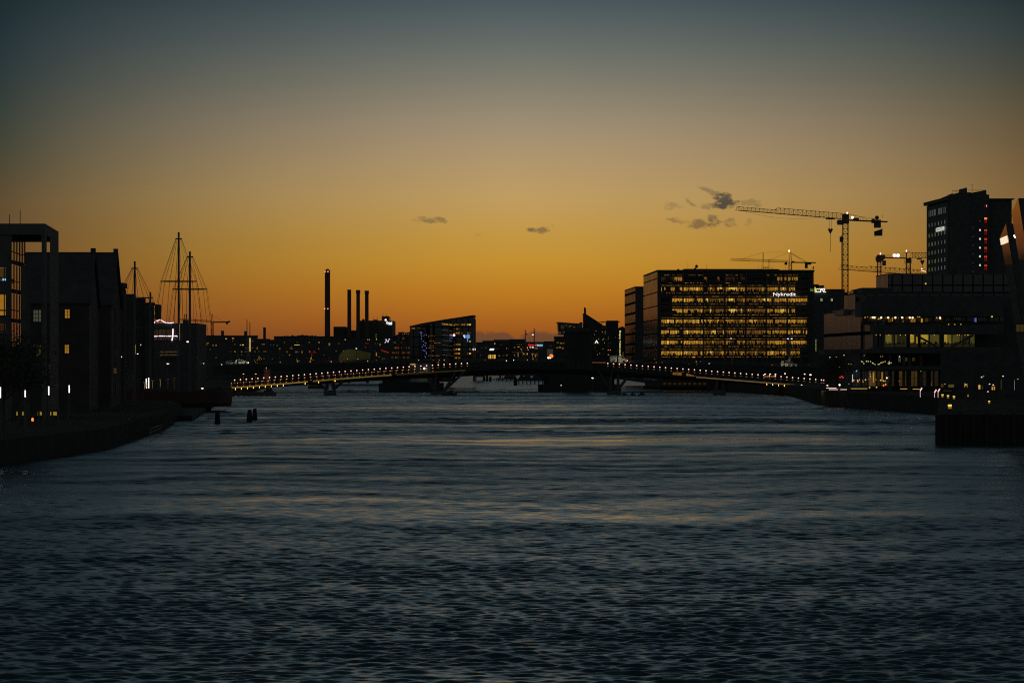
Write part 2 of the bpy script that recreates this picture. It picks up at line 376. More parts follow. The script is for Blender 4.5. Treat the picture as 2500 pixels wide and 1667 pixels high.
    me.polygons.foreach_set('loop_start', np.arange(0, q.size, 4, dtype=np.int32)); me.polygons.foreach_set('use_smooth', np.ones(len(q), bool))
    at = me.attributes.new('fine', 'FLOAT', 'POINT'); at.data.foreach_set('value', np.concatenate([np.repeat(lost, nc, 1).reshape(-1), np.ones(8)]).astype(np.float32))
    at = me.attributes.new('lane', 'FLOAT', 'POINT'); at.data.foreach_set('value', np.concatenate([G.reshape(-1), np.ones(8)]).astype(np.float32))
    at = me.attributes.new('flat', 'FLOAT', 'POINT'); at.data.foreach_set('value', np.concatenate([np.zeros(nr*nc), np.ones(8)]).astype(np.float32))
    me.update(calc_edges=True); me.materials.append(mat); o = bpy.data.objects.new('water', me); COL.objects.link(o); tag(o, kind='structure')
WSLOPE, WPATCH = .18, .055
water_mesh(make_water())

# ------------------------------------------------------------------ land
GL, GR, GF = 2.0, 2.9, 3.0      # quay heights
mb = MB(); mb.prism([(-41, -60), (-41, 239), (-38.6, 282), (-42.8, 367), (-50, 452), (-60, 520), (-90, 560), (-400, 560), (-400, -60)], -2, GL)
struct('ground', mb, stone)
mb = MB(); mb.prism([(-80, 640), (-74, 700), (-76, 800), (-78, 900), (-95, 1200), (-102, 2600), (-60, 3600), (-20, 5000), (-1500, 5000), (-1500, 640)], -2, GL+.4)
struct('ground', mb, stone)
mb = MB(); mb.prism([(42.7, 300), (69, 482), (61, 589), (72, 770), (62, 950), (60, 1200), (64, 2600), (30, 3600), (20, 5000), (1500, 5000), (1500, 300)], -2, GR)
struct('ground', mb, stone)
mb = MB(); mb.prism([(-24, 5050), (1500, 5050), (1500, 5400), (-1500, 5400), (-1500, 5050)], -2, 4); struct('ground', mb, asphalt)

# ================================================================== LEFT BANK
def clear_glass():
    m = bpy.data.materials.new('clear_glass'); m.use_nodes = True; t = m.node_tree; t.nodes.clear()
    a = t.nodes.new('ShaderNodeBsdfTransparent'); a.inputs[0].default_value = (.8, .8, .8, 1); g = t.nodes.new('ShaderNodeBsdfGlossy'); g.inputs['Roughness'].default_value = .05
    g.inputs[0].default_value = (.6, .6, .6, 1)
    x = t.nodes.new('ShaderNodeMixShader'); x.inputs[0].default_value = .10; o = t.nodes.new('ShaderNodeOutputMaterial')
    t.links.new(a.outputs[0], x.inputs[1]); t.links.new(g.outputs[0], x.inputs[2]); t.links.new(x.outputs[0], o.inputs[0]); return m
clearg = clear_glass()

def left_office():
    d = 330.; r = thing('office_building', (-66, d, GL), 'modern stone-framed office block at the left edge, sky through its open loggia', 'building')
    xL = X(-90, d); zt = Z(546, d); zb = Z(573, d)
    mb = MB(); mb.prism([(xL, d), (X(110, d), d), (-53.13, 350), (xL-4, 350)], zb, zt); mb.build('roof_beam', conc, r)
    mb = MB(); mb.box(X(101.5, d), X(110, d), d, d+1.2, GL, zb); mb.build('corner_column', conc, r)
    mb = MB(); mb.prism([(-52.2, 337.4), (-53.13, 350), (-54.15, 350)], GL, zb); mb.build('rear_column', conc, r)
    mb = MB(); mb.box(X(48.5, d), X(62, d), d+.6, d+3.2, GL, Z(646, d)); mb.build('stair_column', conc, r)
    # the solid wing with its window openings
    mb = MB(); zs = [Z(1024, d), Z(905, d), Z(818, d), Z(791, d), Z(764, d), Z(718, d), Z(690, d), Z(654, d), zb]
    x0, x1, x2 = xL, X(13.5, d), X(27, d)
    mb.prism([(x1, d+.2), (x2, d+.2), (X(27, d+9), d+9), (X(13.5, d+9), d+9)], GL, zb)
    for a, b in ((GL, Z(818, d)), (Z(791, d), Z(775, d)), (Z(718, d), Z(691, d)), (Z(652, d), zb)): mb.box(x0, x1, d+.2, d+1.2, a, b)
    mb.build('wall', conc, r)
    for a, b, mt in ((Z(818, d), Z(791, d), W[5]), (Z(775, d), Z(718, d), W[1]), (Z(691, d), Z(652, d), dimwarm)):
        mb = MB(); mb.quad((x0, d+4, a), (x1, d+4, a), (x1, d+4, b), (x0, d+4, b), 0); zz = a+(b-a)*.28
        mb.box(x0, x1, d+1, d+1.3, a, a+.25, 1); mb.box(x0, x1, d+.6, d+.8, zz, zz+.15, 1)
        for k in range(4):
            xx = x0+(x1-x0)*(.55+.13*k); mb.box(xx, xx+.09, d+.5, d+.7, a, b, 1)
        for k in range(5): xx = x0+random.random()*(x1-x0); mb.box(xx, xx+.5, d+2.5, d+3, a, a+random.uniform(.5, 1.2), 1)
        mb.build('window', [mt, black], r)
    mb = MB(); mb.box(X(4, d), X(13, d), d+.6, d+.8, Z(684.5, d), Z(678.5, d)); mb.build('bright_screen', signb, r)
    # the glazed stair bay: two see-through faces with mullions
    A = (X(27, d), d); B = (X(48, 339), 339.); C2 = (X(60.5, 339), 339.)
    def frame(p, q, z0, z1, cols, rows, nm):
        f = MB(); dx, dy = q[0]-p[0], q[1]-p[1]
        for i in range(cols+1): t = i/cols; f.bar((p[0]+dx*t, p[1]+dy*t, z0), (p[0]+dx*t, p[1]+dy*t, z1), .09)
        for z in rows: f.bar((p[0], p[1], z), (q[0], q[1], z), .07)
        o = f.build(nm, steel, r)
        g = MB(); g.quad((p[0], p[1], z0), (q[0], q[1], z0), (q[0], q[1], z1), (p[0], p[1], z1)); g.build('pane', clearg, o)
    fl = [Z(633, d), Z(704, d), Z(776, d)]; top = zb; prev = top
    for k, zf in enumerate(fl+[Z(845, d)]):
        z0 = zf; z1 = prev
        frame(A, B, z0+.01, z1-.01, 3, [z0+(z1-z0)*.33], 'glazed_bay')
        sp = MB(); sp.prism([A, B, (B[0]+.1, B[1]+2.5), (A[0]-.1, A[1]+2.5)], z0-.5, z0-.02); sp.build('floor_slab', conc, r)
        prev = z0-.52
    frame(B, C2, Z(645, 339), zb, 2, [Z(622, 339)], 'glazed_bay')
    mb = MB(); mb.box(X(27, d), X(48.5, d), d+1, d+8, GL, Z(845, d)-.55); mb.build('plinth_wall', conc, r)
    for px in (16, 42): mb = MB(); mb.bar((X(px, d), d+2, zt), (X(px, d), d+2, zt+1.6 if px > 20 else zt+1.1), .05); mb.build('antenna', steel, r)
left_office()

def warehouse(label, pts, eave, ridge, lpx, wins, back=None, par=True):
    """ridge runs away from the quay; pts = gable corners (front eave, ridge, rear eave) as (px, d)"""
    (a, da), (b, db), (c, dc) = pts; xa, xb, xc = X(a, da), X(b, db), X(c, dc); xl, xm, xr = X(lpx, da), X(lpx, db), X(lpx, dc)
    r = thing('brick_warehouse', ((xa+xl)/2, db, GL), label, 'warehouse', 'old gabled warehouses along the left quay')
    mb = MB(); i = 0
    mb.prism([(xa, da), (xc, dc), (xr, dc), (xl, da)], GL, eave)
    mb.v += [(xa, da, eave), (xb, db, ridge), (xc, dc, eave), (xl, da, eave), (xm, db, ridge), (xr, dc, eave)]; n = len(mb.v)-6
    mb.f += [(n, n+2, n+1), (n+3, n+4, n+5)]; mb.m += [0, 0]; mb.build('wall', brick, r)
    mb = MB(); o = .35
    mb.quad((xl, da-o, eave-.2), (xa+o, da-o, eave-.2), (xb+o, db, ridge+.25), (xm, db, ridge+.25)); mb.quad((xm, db, ridge+.25), (xb+o, db, ridge+.25), (xc+o, dc+o, eave-.2), (xr, dc+o, eave-.2))
    rf = mb.build('roof', roof, r)
    if par:
        mb = MB(); mb.box(xb-.3, xb+.25, db-.6, db+.6, ridge-.5, ridge+.75); mb.build('gable_cap', brick, r)
        mb = MB(); mb.bar((xa+.15, da, eave-.3), (xb+.15, db, ridge), .22); mb.bar((xb+.15, db, ridge), (xc+.15, dc, eave-.3), .22); mb.build('gable_coping', conc, r)
    mb = MB(); mb.bar((xa+.2, da, GL), (xa+.2, da, eave), .09); mb.build('downpipe', pole, r)
    for w in wins: window(r, *w[:4], da, w[4], *w[5:])
    # hoist hatches down the gable, each beneath the other
    for k in range(4):
        t = .5; z0 = GL+1.5+k*3.6; mb = MB(); yy = db
        mb.prism([(xb-.02+.0, yy-.9), (xb+.12, yy-.9), (xb+.05-.0, yy+.9), (xb-.1, yy+.9)], z0, z0+2.2); mb.build('hatch', black, r)
    return r
warehouse('brick warehouse nearest the open-cornered office block, two pairs of lit windows on its wall', [(217, 385), (228, 400), (240, 415)], Z(737, 385), Z(620, 400), 60,
          [(87.5, 771, 12, 29, dimgreen, 2, 3), (97, 771, 7, 29, dimgreen, 1, 3), (87.5, 856, 12, 29, dimwarm, 2, 3), (97, 856, 7, 29, dimwarm, 1, 3), (164.5, 766, 12.5, 22, W[1], 2, 3), (163.5, 852, 11, 21, W[1], 2, 3),
           (126, 900, 12, 22, dimwarm, 2, 3)])
warehouse('second brick warehouse, its tall narrow gable right behind the first', [(270, 427), (283, 440), (295, 455)], Z(742, 427), Z(620, 440), 175, [(281, 905, 8, 14, dimwarm, 1, 2)])
def plain_block(name, label, cat, px0, px1, top, d, dep, base=GL, mat=None, group=None, steps=(), wins=(), slope=0, parts=True):
    r = thing(name, (X((px0+px1)/2, d), d+dep/2, base), label, cat, group); mat = mat or black
    z = Z(top, d); a, b = X(px0, d), X(px1, d); sh = (b/d)*dep if b < 0 else 0; sh0 = (a/d)*dep if a > 0 else 0
    mb = MB(); mb.prism([(a, d), (b, d), (b+min(0, sh), d+dep), (a+max(0, sh0), d+dep)], base, [z, z+slope, z+slope, z]); mb.build('wall', mat, r)
    if not slope:
        mb = MB(); mb.prism([(a-.2, d-.2), (b+.2, d-.2), (b+min(0, sh)+.2, d+dep), (a+max(0, sh0)-.2, d+dep)], z+.01, z+.35); mb.build('roof', roof, r)
    for s in steps:
        mb = MB(); mb.box(X(s[0], d+2), X(s[1], d+2), d+2, d+2+min(dep*.5, 6), z, Z(s[2], d+2)); mb.build(s[3] if len(s) > 3 else 'roof_house', mat, r)
    for w in wins: window(r, w[0], w[1], w[2], w[3], d, w[4], *w[5:])
    return r
plain_block('quay_building', 'stepped dark house joining the second gabled warehouse, under its roof slope', 'building', 272, 303, 702, 470, 18, mat=brick,
            steps=[(286, 298, 697), (290, 299, 690)], wins=[(297, 871, 2, 3, signw)])
plain_block('quay_building', 'long dark house with bumpy roof behind the lone left mast', 'building', 285, 329, 722, 600, 20, mat=brick, steps=[(307, 313, 719.5), (313, 318, 718.5), (318, 324, 720)])
plain_block('quay_building', 'dark flat-roofed house right of the lone left mast', 'building', 318, 353.6, 733, 622, 20, mat=brick, wins=[(344, 842, 2, 3, signw)])
plain_block('quay_building', 'lowest dark house of the left row, a short mast rising from its roof', 'building', 340, 376.5, 742.5, 645, 16, mat=brick, steps=[(378, 386, 779)])

# building whose front is outlined with bent light strips
def strip_building():
    d = 690.; r = thing('waterside_building', (X(418, d), d+10, GF), 'boxy dark building outlined with bright bent light strips, behind the two tall masts', 'building')
    mb = MB(); mb.box(X(357, d), X(480, d), d, d+22, GF-1, Z(789, d)); mb.build('wall', black, r)
    for p, q in ((( 449, 789), (458, 780)),): mb = MB(); mb.box(X(447, d+4), X(456, d+4), d+4, d+8, Z(789, d), Z(780, d)); mb.build('roof_house', black, r)
    mb = MB()
    for x in (450.5, 456): mb.bar(P(x, 781, d+5), P(x, 768, d+5), .1)
    mb.bar(P(450.5, 768, d+5), P(456, 768, d+5), .1); mb.build('roof_frame', steel, r)
    mb = MB(); mb.bar(P(477, 789, d+1), P(477, 778, d+1), .12); mb.build('antenna', steel, r)
    def ls(pts, w=.13, y=d-.3):
        mb = MB()
        for a, b in zip(pts, pts[1:]): mb.bar(P(*a, y), P(*b, y), w)
        mb.build('light_strip', led, r)
    ls([(375.5, 789), (380, 784.5), (386, 782.5), (391.5, 779.5), (396, 783.5), (403, 787.2), (412, 788.6), (419, 788.4), (424, 787.2)])
    ls([(357.5, 820.5), (365, 820.5)]); ls([(368, 821.5), (390, 820.3), (412, 820.6), (430, 820.2), (436.5, 822)])
    ls([(422, 802.5), (422.3, 812), (421.2, 824), (419.6, 831.5)], .17); ls([(360, 821), (359.2, 830.5)], .17)
    window(r, 397, 811, 62, 13, d, dimwarm, 9, 3); window(r, 396, 827.5, 70, 5, d, dimwarm, 12, 1)
    window(r, 355.5, 828, 3, 26, d, W[1], 1, 4)
    for y in (858, 865.5, 871): mb = MB(); mb.box(X(392, d), X(436, d), d-.7, d, Z(y+1, d), Z(y, d)); mb.build('balcony_edge', MATS.get('edge_strip_dim') if y < 870 else steel, r)
    for x, y in ((393, 869.5), (390, 872.5), (481, 872), (475, 858)): window(r, x, y, 4, 1.5, d, dimwarm)
strip_building()

# ------------------------------------------------------------------ the circular-platform bridge
def circle_bridge():
    r = thing('circle_bridge', (X(436, 530), 530, 1), 'footbridge of round red-edged platforms with wire-stayed masts by the left quay', 'bridge')
    decks = [(436.3, 530, 8.6), (463.6, 516, 7.3), (329, 532, 7.6), (367, 556, 6.0), (395, 512, 5.)]
    for px, d, rr in decks:
        x = X(px, d); n = 36
        mb = MB(); mb.cyl(x, d, .9, 1.75, rr-.15, 0, n=n); dk = mb.build('platform', wood, r)
        mb = MB()
        for k in range(n):
            a, b = 2*math.pi*k/n, 2*math.pi*(k+1)/n; p = (x+rr*math.cos(a), d+rr*math.sin(a)); q = (x+rr*math.cos(b), d+rr*math.sin(b))
            mb.quad((*p, 1.6), (*q, 1.6), (*q, 3.2), (*p, 3.2)); mb.bar((*p, 3.28), (*q, 3.28), .09)
            mb.bar((*p, 1.5), (*q, 1.5), .12)
        mb.build('railing', redp, dk)
        mb = MB(); mb.cyl(x, d, -1, .9, rr*.5, 0, n=20); mb.build('footing', dkconc, dk)
    for px, yt, yc, ym, rm, rb, d in [(436.3, 567, 583, 687, 44, 105, 530), (463.6, 614, 627, 706, 42, 95, 516), (329, 638, 655, 727, 44, 95, 532), (367, 713, 748, 800, 38, 70, 556)]:
        x = X(px, d); s = d/F; mb = MB(); mb.cyl(x, d, 1.75, Z(yt, d), .17*1.35, 0, .13*1.35, n=10); ms = mb.build('mast', steel, r)
        def ring(rad, z, w, nm):
            mb = MB(); n = 40
            for k in range(n):
                a, b = 2*math.pi*k/n, 2*math.pi*(k+1)/n; mb.bar((x+rad*math.cos(a), d+rad*math.sin(a), z), (x+rad*math.cos(b), d+rad*math.sin(b), z), w)
            if nm == 'crown_ring':
                for k in range(6): a = math.pi*k/3; mb.bar((x, d, z+.1), (x+rad*math.cos(a), d+rad*math.sin(a), z), .05)
            mb.build(nm, steel, ms)
        zc, zm = Z(yc, d), Z(ym, d); ring(7*s, zc, .12, 'crown_ring'); ring(rm*s, zm, .09, 'middle_ring')
        for k in range(18):
            a = 2*math.pi*(k+.3)/18; c, q = math.cos(a), math.sin(a); mb = MB()
            mb.bar((x+7*s*c, d+7*s*q, zc), (x+rm*s*c, d+rm*s*q, zm), .022, n=3); mb.bar((x+rm*s*c, d+rm*s*q, zm), (x+rb*s*c*.82, d+rb*s*q*.82, 3.2), .022, n=3); mb.build('stay', steel, ms)
    mb = MB(); d = 516; mb.box(X(438.6, d), X(439.7, d), d-.4, d-.3, Z(830, d), Z(790, d)); mb.build('lit_mast_strip', lit_streak, r)
circle_bridge()
mb = MB(); mb.prism([(-45.5, 425), (-50.8, 492), (-61.3, 627), (-66, 627), (-56, 492), (-50, 425)], -.6, .8)  # low dark wedge along the water under the platforms
tag(mb.build('pontoon', wood), 'long low dark pontoon tapering away under the round red-edged platforms', 'pontoon')
# tall flag poles and slim lit poles along the left quay
POL = [(290, 858, 884, 470), (331, 828, 864, 560), (365, 850, 885, 585), (325, 808, 835, 590), (356, 795, 850, 600)]
for i, (px, y0, y1, d) in enumerate([(290, 838, 884, 462), (331, 812, 864, 494)]):
    r = thing('flag_pole', (X(px, d), d-4 if d > 470 else d, GL), ['slim pole lit from below beside the second warehouse gable', 'slim pole lit from below right of the lone left mast'][i], 'pole', 'slim uplit poles on the left quay')
    dd = r.location.y; xx = X(px, dd); r.location.x = xx
    mb = MB(); mb.cyl(xx, dd, GL, Z(y0-60, dd), .07, n=6); mb.build('pole', pole, r)
    mb = MB(); mb.box(xx-.05, xx+.05, dd-.12, dd-.08, Z(y1, dd), Z((y0+y1)/2+4, dd)); mb.build('uplight', lit_streak, r)  # lit stretch of the pole, painted as a glowing strip

# glowing column lamps on the left quay
for i, (px, yc, h, d) in enumerate([(1, 958, 26, 255), (61.5, 957, 24, 285), (119, 953.5, 21, 322), (169, 949.5, 18, 360)]):
    lab = ['glowing column lamp cut by the left edge of the photo', 'glowing column lamp above the yellow-lit bench, second from the left edge', 'glowing column lamp left of the office block corner column, third from left', 'glowing column lamp standing before the first warehouse, farthest of the four'][i]
    x = X(px, d); r = thing('column_lamp', (x, d, GL), lab, 'lamp', 'glowing column lamps on the left quay')
    w = 3.3*d/F/2
    mb = MB(); mb.cyl(x, d, GL, Z(yc+h/2, d), .10, n=8); mb.build('post', steel, r)
    mb = MB(); mb.cyl(x, d, Z(yc+h/2, d), Z(yc-h/2, d), w*.8, n=10); mb.build('light_tube', white, r)
    mb = MB(); mb.cyl(x, d, Z(yc-h/2, d), Z(yc-h/2-1.5, d), w, n=10); mb.build('cap', steel, r)
# benches lit from beneath
for i, (px0, px1, d) in enumerate([(36, 66, 300), (88, 107, 300), (119, 146, 300)]):
    x0, x1 = X(px0, d), X(px1, d); r = thing('bench', ((x0+x1)/2, d, GL), ['stone bench with yellow light under it, nearest the left edge', 'short stone bench with yellow light under it, middle of three', 'stone bench lit beneath, rightmost of three at the office foot'][i], 'bench', 'lit stone benches on the left quay')
    mb = MB(); mb.box(x0, x1, d, d+.6, 3.35, 3.5); mb.build('seat', conc, r)
    for k in range(2): mb = MB(); xx = x0+(x1-x0)*(.22+.5*k); mb.box(xx, xx+.15, d+.1, d+.5, GL, 3.35); mb.build('leg', conc, r)
    mb = MB(); mb.box(x0+.1, x1-.2, d+.4, d+.45, 2.95, 3.3); mb.build('light_strip', E('bench_glow', (200, 170, 60), .42, var=.5), r)
r = thing('warning_lamp', (X(79.5, 270), 270, GL), 'small red warning lamp on a dark post below the lit benches', 'lamp')
mb = MB(); mb.cyl(r.location.x, 270, GL, Z(1028, 270), .05, n=6); mb.build('post', steel, r)
mb = MB(); mb.ball((r.location.x, 270, Z(1024, 270)), .12, sq=1.5); mb.build('lens', orl, r)
# quay ladder handrails
for i, (a, b) in enumerate([((366, 1047), (396, 1036.5)), ((367, 1055.5), (396, 1043))]):
    mb = MB(); mb.bar(P(*a, 318), P(*b, 352), .035); mb.bar(P(*a, 318), P(*a, 318)-Vector((0, 0, .8)), .03); mb.bar(P(*b, 352), P(*b, 352)-Vector((0, 0, .8)), .03)
    tag(mb.build('handrail', M('bright_rail', (.2, .19, .17), .45), origin=(X(a[0], 318), 318, GL)), ['pale slanting handrail at the quay edge, upper of two', 'pale slanting handrail at the quay edge, lower of two'][i], 'handrail', 'handrails at the left quay edge')
# low lamps among the left quay buildings
def small_lamp(px, y, d, zb, label, lmat=None, h=None, name='street_lamp', cat='street lamp', group=None, rad=.22, armed=0., ptlight=0):
    x = X(px, d); z = Z(y, d); r = thing(name, (x, d, zb), label, cat, group)
    mb = MB(); mb.cyl(x-armed, d, zb, z+.1, .06, n=6)
    if armed: mb.bar((x-armed, d, z+.1), (x, d, z+.15), .05)
    mb.build('post', steel, r)
    mb = MB(); mb.cyl(x, d, z+.02, z+.2, rad*1.1, 0, rad*.4, n=8); mb.build('shade', steel, r)
    mb = MB(); mb.ball((x, d, z), rad, sq=.6); mb.build('lamp_head', lmat or white_l, r)
    return r
LQ = [(458.5, 833.8, 640, 'bright white lamp before the strip-lit building, right of both tall masts', white_l, .3), (410, 887.5, 600, 'white lamp low between the two tall masts and the quay row', white_l, .26),
      (336, 863.4, 575, 'small white lamp beside the pole lit from below', white_l, .15), (497, 887, 700, 'small white lamp low, left of the white cars', white_l, .15),
      (494, 947.5, 540, 'white lamp just over the red platform edge', white_l, .22), (541, 889.5, 860, 'tiny white lamp immediately left of the white cars', white_l, .16)]
for px, y, d, lab, mt, rad in LQ: small_lamp(px, y, d, GL, lab, mt, rad=rad)
def t_lamp(px, y0, y1, d, lab, mt=yel):
    x = X(px, d); r = thing('street_lamp', (x, d, GL), lab, 'street lamp', 'flat-topped lamp posts by the round platforms')
    mb = MB(); mb.box(x-.07, x+.07, d, d+.14, GL, Z(y0, d)); mb.build('post', steel, r)
    mb = MB(); mb.box(x-.05, x+.05, d-.06, d-.02, Z(y1, d), Z(y0+1, d)); mb.build('lit_post_face', mt, r)
    mb = MB(); mb.box(x-.26, x+.26, d-.2, d+.3, Z(y0, d), Z(y0-1, d)); mb.build('lamp_head', mt, r)
for px, y0, y1, m_, lab in [(353, 934, 949, E('yellow_dim', (190, 140, 60), .4), 'flat-topped yellow lamp post, leftmost of the group'), (372.5, 929.5, 947, MATS['yellow_dim'], 'flat-topped yellow lamp post right of the bright white strips'),
                        (391.5, 927, 946, MATS['yellow_dim'], 'tallest flat-topped yellow lamp post, third from left'), (410, 926, 948, dimwarm, 'dim flat-topped lamp post, fourth from left'), (425.5, 923.5, 950, dimwarm, 'dim flat-topped lamp post, nearest the tall masts')]:
    t_lamp(px, y0, y1, 600, lab, m_)
for i, (px, y0, y1) in enumerate([(357, 924, 948), (362.7, 922, 947.5)]):
    d = 598; mb = MB(); mb.box(X(px, d)-.09, X(px, d)+.09, d, d+.2, Z(y1, d), Z(y0, d))
    tag(mb.build('light_column', white), ['shorter bright white upright light beside the yellow lamp posts', 'taller bright white upright light, right of its pair'][i], 'light column', 'pair of upright white lights')

# ------------------------------------------------------------------ mooring dolphins
for i, (px, y0, y1, d, w) in enumerate([(531, 1001.5, 1034, 408, 13), (609.3, 1000, 1030, 420, 14), (622, 997, 1025.5, 434, 12.5)]):
    lab = ['cluster of mooring piles standing alone nearest the left quay', 'cluster of mooring piles, the nearer of the close pair', 'cluster of mooring piles, the farther right one of the close pair'][i]
    r = thing('mooring_dolphin', (X(px, d), d, -1), lab, 'mooring piles', 'clusters of mooring piles in the water')
    s = d/F; rr = w*s/2; zt = Z(y0, d)
    for k in range(5):
        a = 2*math.pi*k/5+.6; mb = MB(); mb.bar((X(px, d)+rr*1.05*math.cos(a), d+rr*math.sin(a), -1), (X(px, d)+rr*.33*math.cos(a), d+rr*.33*math.sin(a), zt-(k % 3)*.06), .15, n=7); mb.build('pile', wood, r)
    mb = MB(); mb.cyl(X(px, d), d, zt-.42, zt-.3, rr*.62, n=10); mb.build('band', steel, r)

# ================================================================== THE ROAD BRIDGE (far) and what stands on it
LD = 900.
def deck_z(px): return np.interp(px, [520, 700, 900, 1100, 1250, 1400, 1600, 1800, 2040], [7.75, 8.1, 8.5, 8.75, 8.9, 8.75, 8.4, 7.9, 7.2])
def road_bridge():
    r = thing('road_bridge', (0, LD, 0), 'wide dark road bridge crossing the whole harbour behind the lamp-lit footbridge', 'bridge')
    pxs = list(range(520, 2041, 20)); mb = MB()
    under = lambda px: Z(np.interp(px, [520, 560, 640, 760, 870, 925, 1075, 1130, 1200, 1260, 1320, 1515, 1600, 1700, 2040], [915, 915, 908, 904, 908, 916, 918, 912, 909.5, 910, 915, 925, 916, 921, 926]), LD)
    for a, b in zip(pxs, pxs[1:]):
        i = len(mb.v); ya, yb = LD, LD+34
        for px in (a, b):
            for y in (ya, yb): mb.v += [(X(px, LD), y, under(px)+(0 if y == ya else 0)), (X(px, LD), y, float(deck_z(px)))]
        # order: a-front-low, a-front-top, a-back-low, a-back-top, b...
        mb.f += [(i, i+4, i+5, i+1), (i+2, i+3, i+7, i+6), (i+1, i+5, i+7, i+3), (i, i+2, i+6, i+4)]; mb.m += [0]*4
    mb.build('deck', dkconc, r)
    for side, y in (('near', LD-.1), ('far', LD+34)):
        mb = MB()
        for a, b in zip(pxs, pxs[1:]):
            p = (X(a, LD), y, float(deck_z(a))+1.05); q = (X(b, LD), y, float(deck_z(b))+1.05); mb.bar(p, q, .07)
            mb.bar((p[0], y, p[2]-.55), (q[0], y, q[2]-.55), .04)
            for t in (0, .5): mb.bar((p[0]+(q[0]-p[0])*t, y, p[2]-1.05), (p[0]+(q[0]-p[0])*t, y, p[2]), .05)
        mb.build('railing', steel, r)
    def pier(px0, px1, ytop, ybot, c0, c1):
        mb = MB(); a, b = X(px0, LD), X(px1, LD)
        mb.box(a, b, LD-1.5, LD+35, -1, Z(ybot, LD)); mb.prism([(X(c0, LD), LD-.5), (X(c1, LD), LD-.5), (X(c1, LD), LD+34.5), (X(c0, LD), LD+34.5)], Z(ybot, LD), Z(ytop, LD))
        mb.slab([P(c0-16, ytop, LD-.4), P(c0+4, ytop, LD-.4), P(c0+4, ytop+14, LD-.4)][::-1], 30); mb.slab([P(c1-4, ytop, LD-.4), P(c1+16, ytop, LD-.4), P(c1-4, ytop+14, LD-.4)], 30)
        mb.build('pier', dkconc, r)
    pier(925, 1077, 916, 936, 934, 1066); pier(1316, 1516, 916, 940, 1330, 1500)
    d = LD-4; mb = MB(); mb.cyl(X(1413, d), d+1, 0, Z(812, d), (X(1447, d)-X(1380, d))/2, 0, n=12); tw = mb.build('bridge_tower', dkconc, r)
    mb = MB(); mb.cyl(X(1413, d), d+1, Z(812, d), Z(808, d), (X(1447, d)-X(1379, d))/2+.2, n=12); mb.build('parapet', dkconc, tw)
    mb = MB(); mb.cyl(X(1413, d), d+1, Z(808, d), Z(800, d), (X(1440, d)-X(1388, d))/2, n=12); mb.build('lookout', black, tw)
    mb = MB(); mb.box(X(1340, d), X(1490, d), d-1, d+3, -1, Z(908, d)); mb.box(X(1322, d), X(1515, d), d-3, d+2, -1, Z(938, d)); mb.build('tower_base', dkconc, r)
    # dim work light inside the left pier arch
    mb = MB(); mb.box(X(986, LD), X(998, LD), LD-1.75, LD-1.65, Z(923, LD), Z(921.8, LD)); mb.build('pier_lamp', E('pier_lamp', (190, 200, 190), .8), r)
road_bridge()
small_lamp(1446.5, 922.5, 889, 0.0, 'large bright white lamp on the dark bridge tower base', E('violet_white', (236, 226, 255), 3, True), rad=.32, name='pier_lamp', cat='lamp')
small_lamp(1370, 940.3, 886, 0.0, 'smaller white lamp low on the left of the dark tower base', white_l, rad=.18, name='pier_lamp', cat='lamp')
small_lamp(1957, 957-18, 742, 0.0, 'bluish white lamp under the right end of the footbridge', E('violet_dim', (200, 200, 255), 3, True), rad=.2, name='pier_lamp', cat='lamp')

def car(px0, px1, yb, d, paint, label, kind='car', face=1, head=None, tail=None, cat='car', group='vehicles on the road bridge', zb=None):
    """side view: wheels, body, cabin glass; face=1 drives right"""
    x0, x1 = X(px0, d), X(px1, d); w = x1-x0; z0 = Z(yb, d) if zb is None else zb
    r = thing('parked_car' if kind == 'parked' else ('van' if 'van' in kind else 'car'), ((x0+x1)/2, d, z0), label, cat, group)
    if kind == 'van': prof = [(0, .16), (0, .40), (.01, .44), (.62, .45), (.74, .42), (.88, .26), (.98, .22), (1, .10), (.97, .07), (.02, .07)]
    elif kind == 'minivan': prof = [(0, .12), (.01, .30), (.05, .39), (.45, .41), (.62, .37), (.80, .24), (.97, .20), (1, .12), (.97, .06), (.02, .06)]
    elif kind == 'suv': prof = [(0, .14), (.01, .27), (.10, .37), (.30, .40), (.55, .39), (.72, .27), (.93, .24), (1, .16), (.98, .07), (.02, .07)]
    else: prof = [(0, .12), (.01, .21), (.14, .23), (.30, .32), (.56, .325), (.74, .225), (.94, .19), (1, .12), (.98, .05), (.02, .05)]
    if face < 0: prof = [(1-a, b) for a, b in prof][::-1]
    mb = MB(); mb.slab([Vector((x0+a*w, d, z0+b*w)) for a, b in prof][::-1], 1.8); body = mb.build('body', paint, r)
    hgt = max(b for a, b in prof)
    g = [(.18, .62), (.26, .93), (.58, .93), (.70, .66)] if kind != 'van' else [(.66, .62), (.68, .9), (.74, .88), (.84, .62)]
    if face < 0: g = [(1-a, b) for a, b in g]
    mb = MB(); mb.slab([Vector((x0+a*w, d-.03, z0+b*hgt*w)) for a, b in g][::1 if face < 0 else -1], .05); mb.build('side_window', glassd, r)
    for k in (.19, .81):
        for yy in (d-.02, d+1.6):
            mb = MB(); mb.bar((x0+k*w, yy, z0+.075*w), (x0+k*w, yy+.22, z0+.075*w), .075*w, n=12); wh = mb.build('wheel', tyre, r)
    hx = x1 if face > 0 else x0; tx = x0 if face > 0 else x1
    if head:
        for yy in (d+.2, d+1.5): mb = MB(); mb.ball((hx, yy, z0+.15*w), .16); mb.build('headlight', head, r)
    if tail:
        for yy in (d+.2, d+1.5): mb = MB(); mb.ball((tx, yy, z0+.17*w), .16); mb.build('tail_light', tail, r)
    return r
car(551, 574, 890, 905, carw, 'white hatchback on the bridge, left and rear of the two white cars', 'suv', 1)
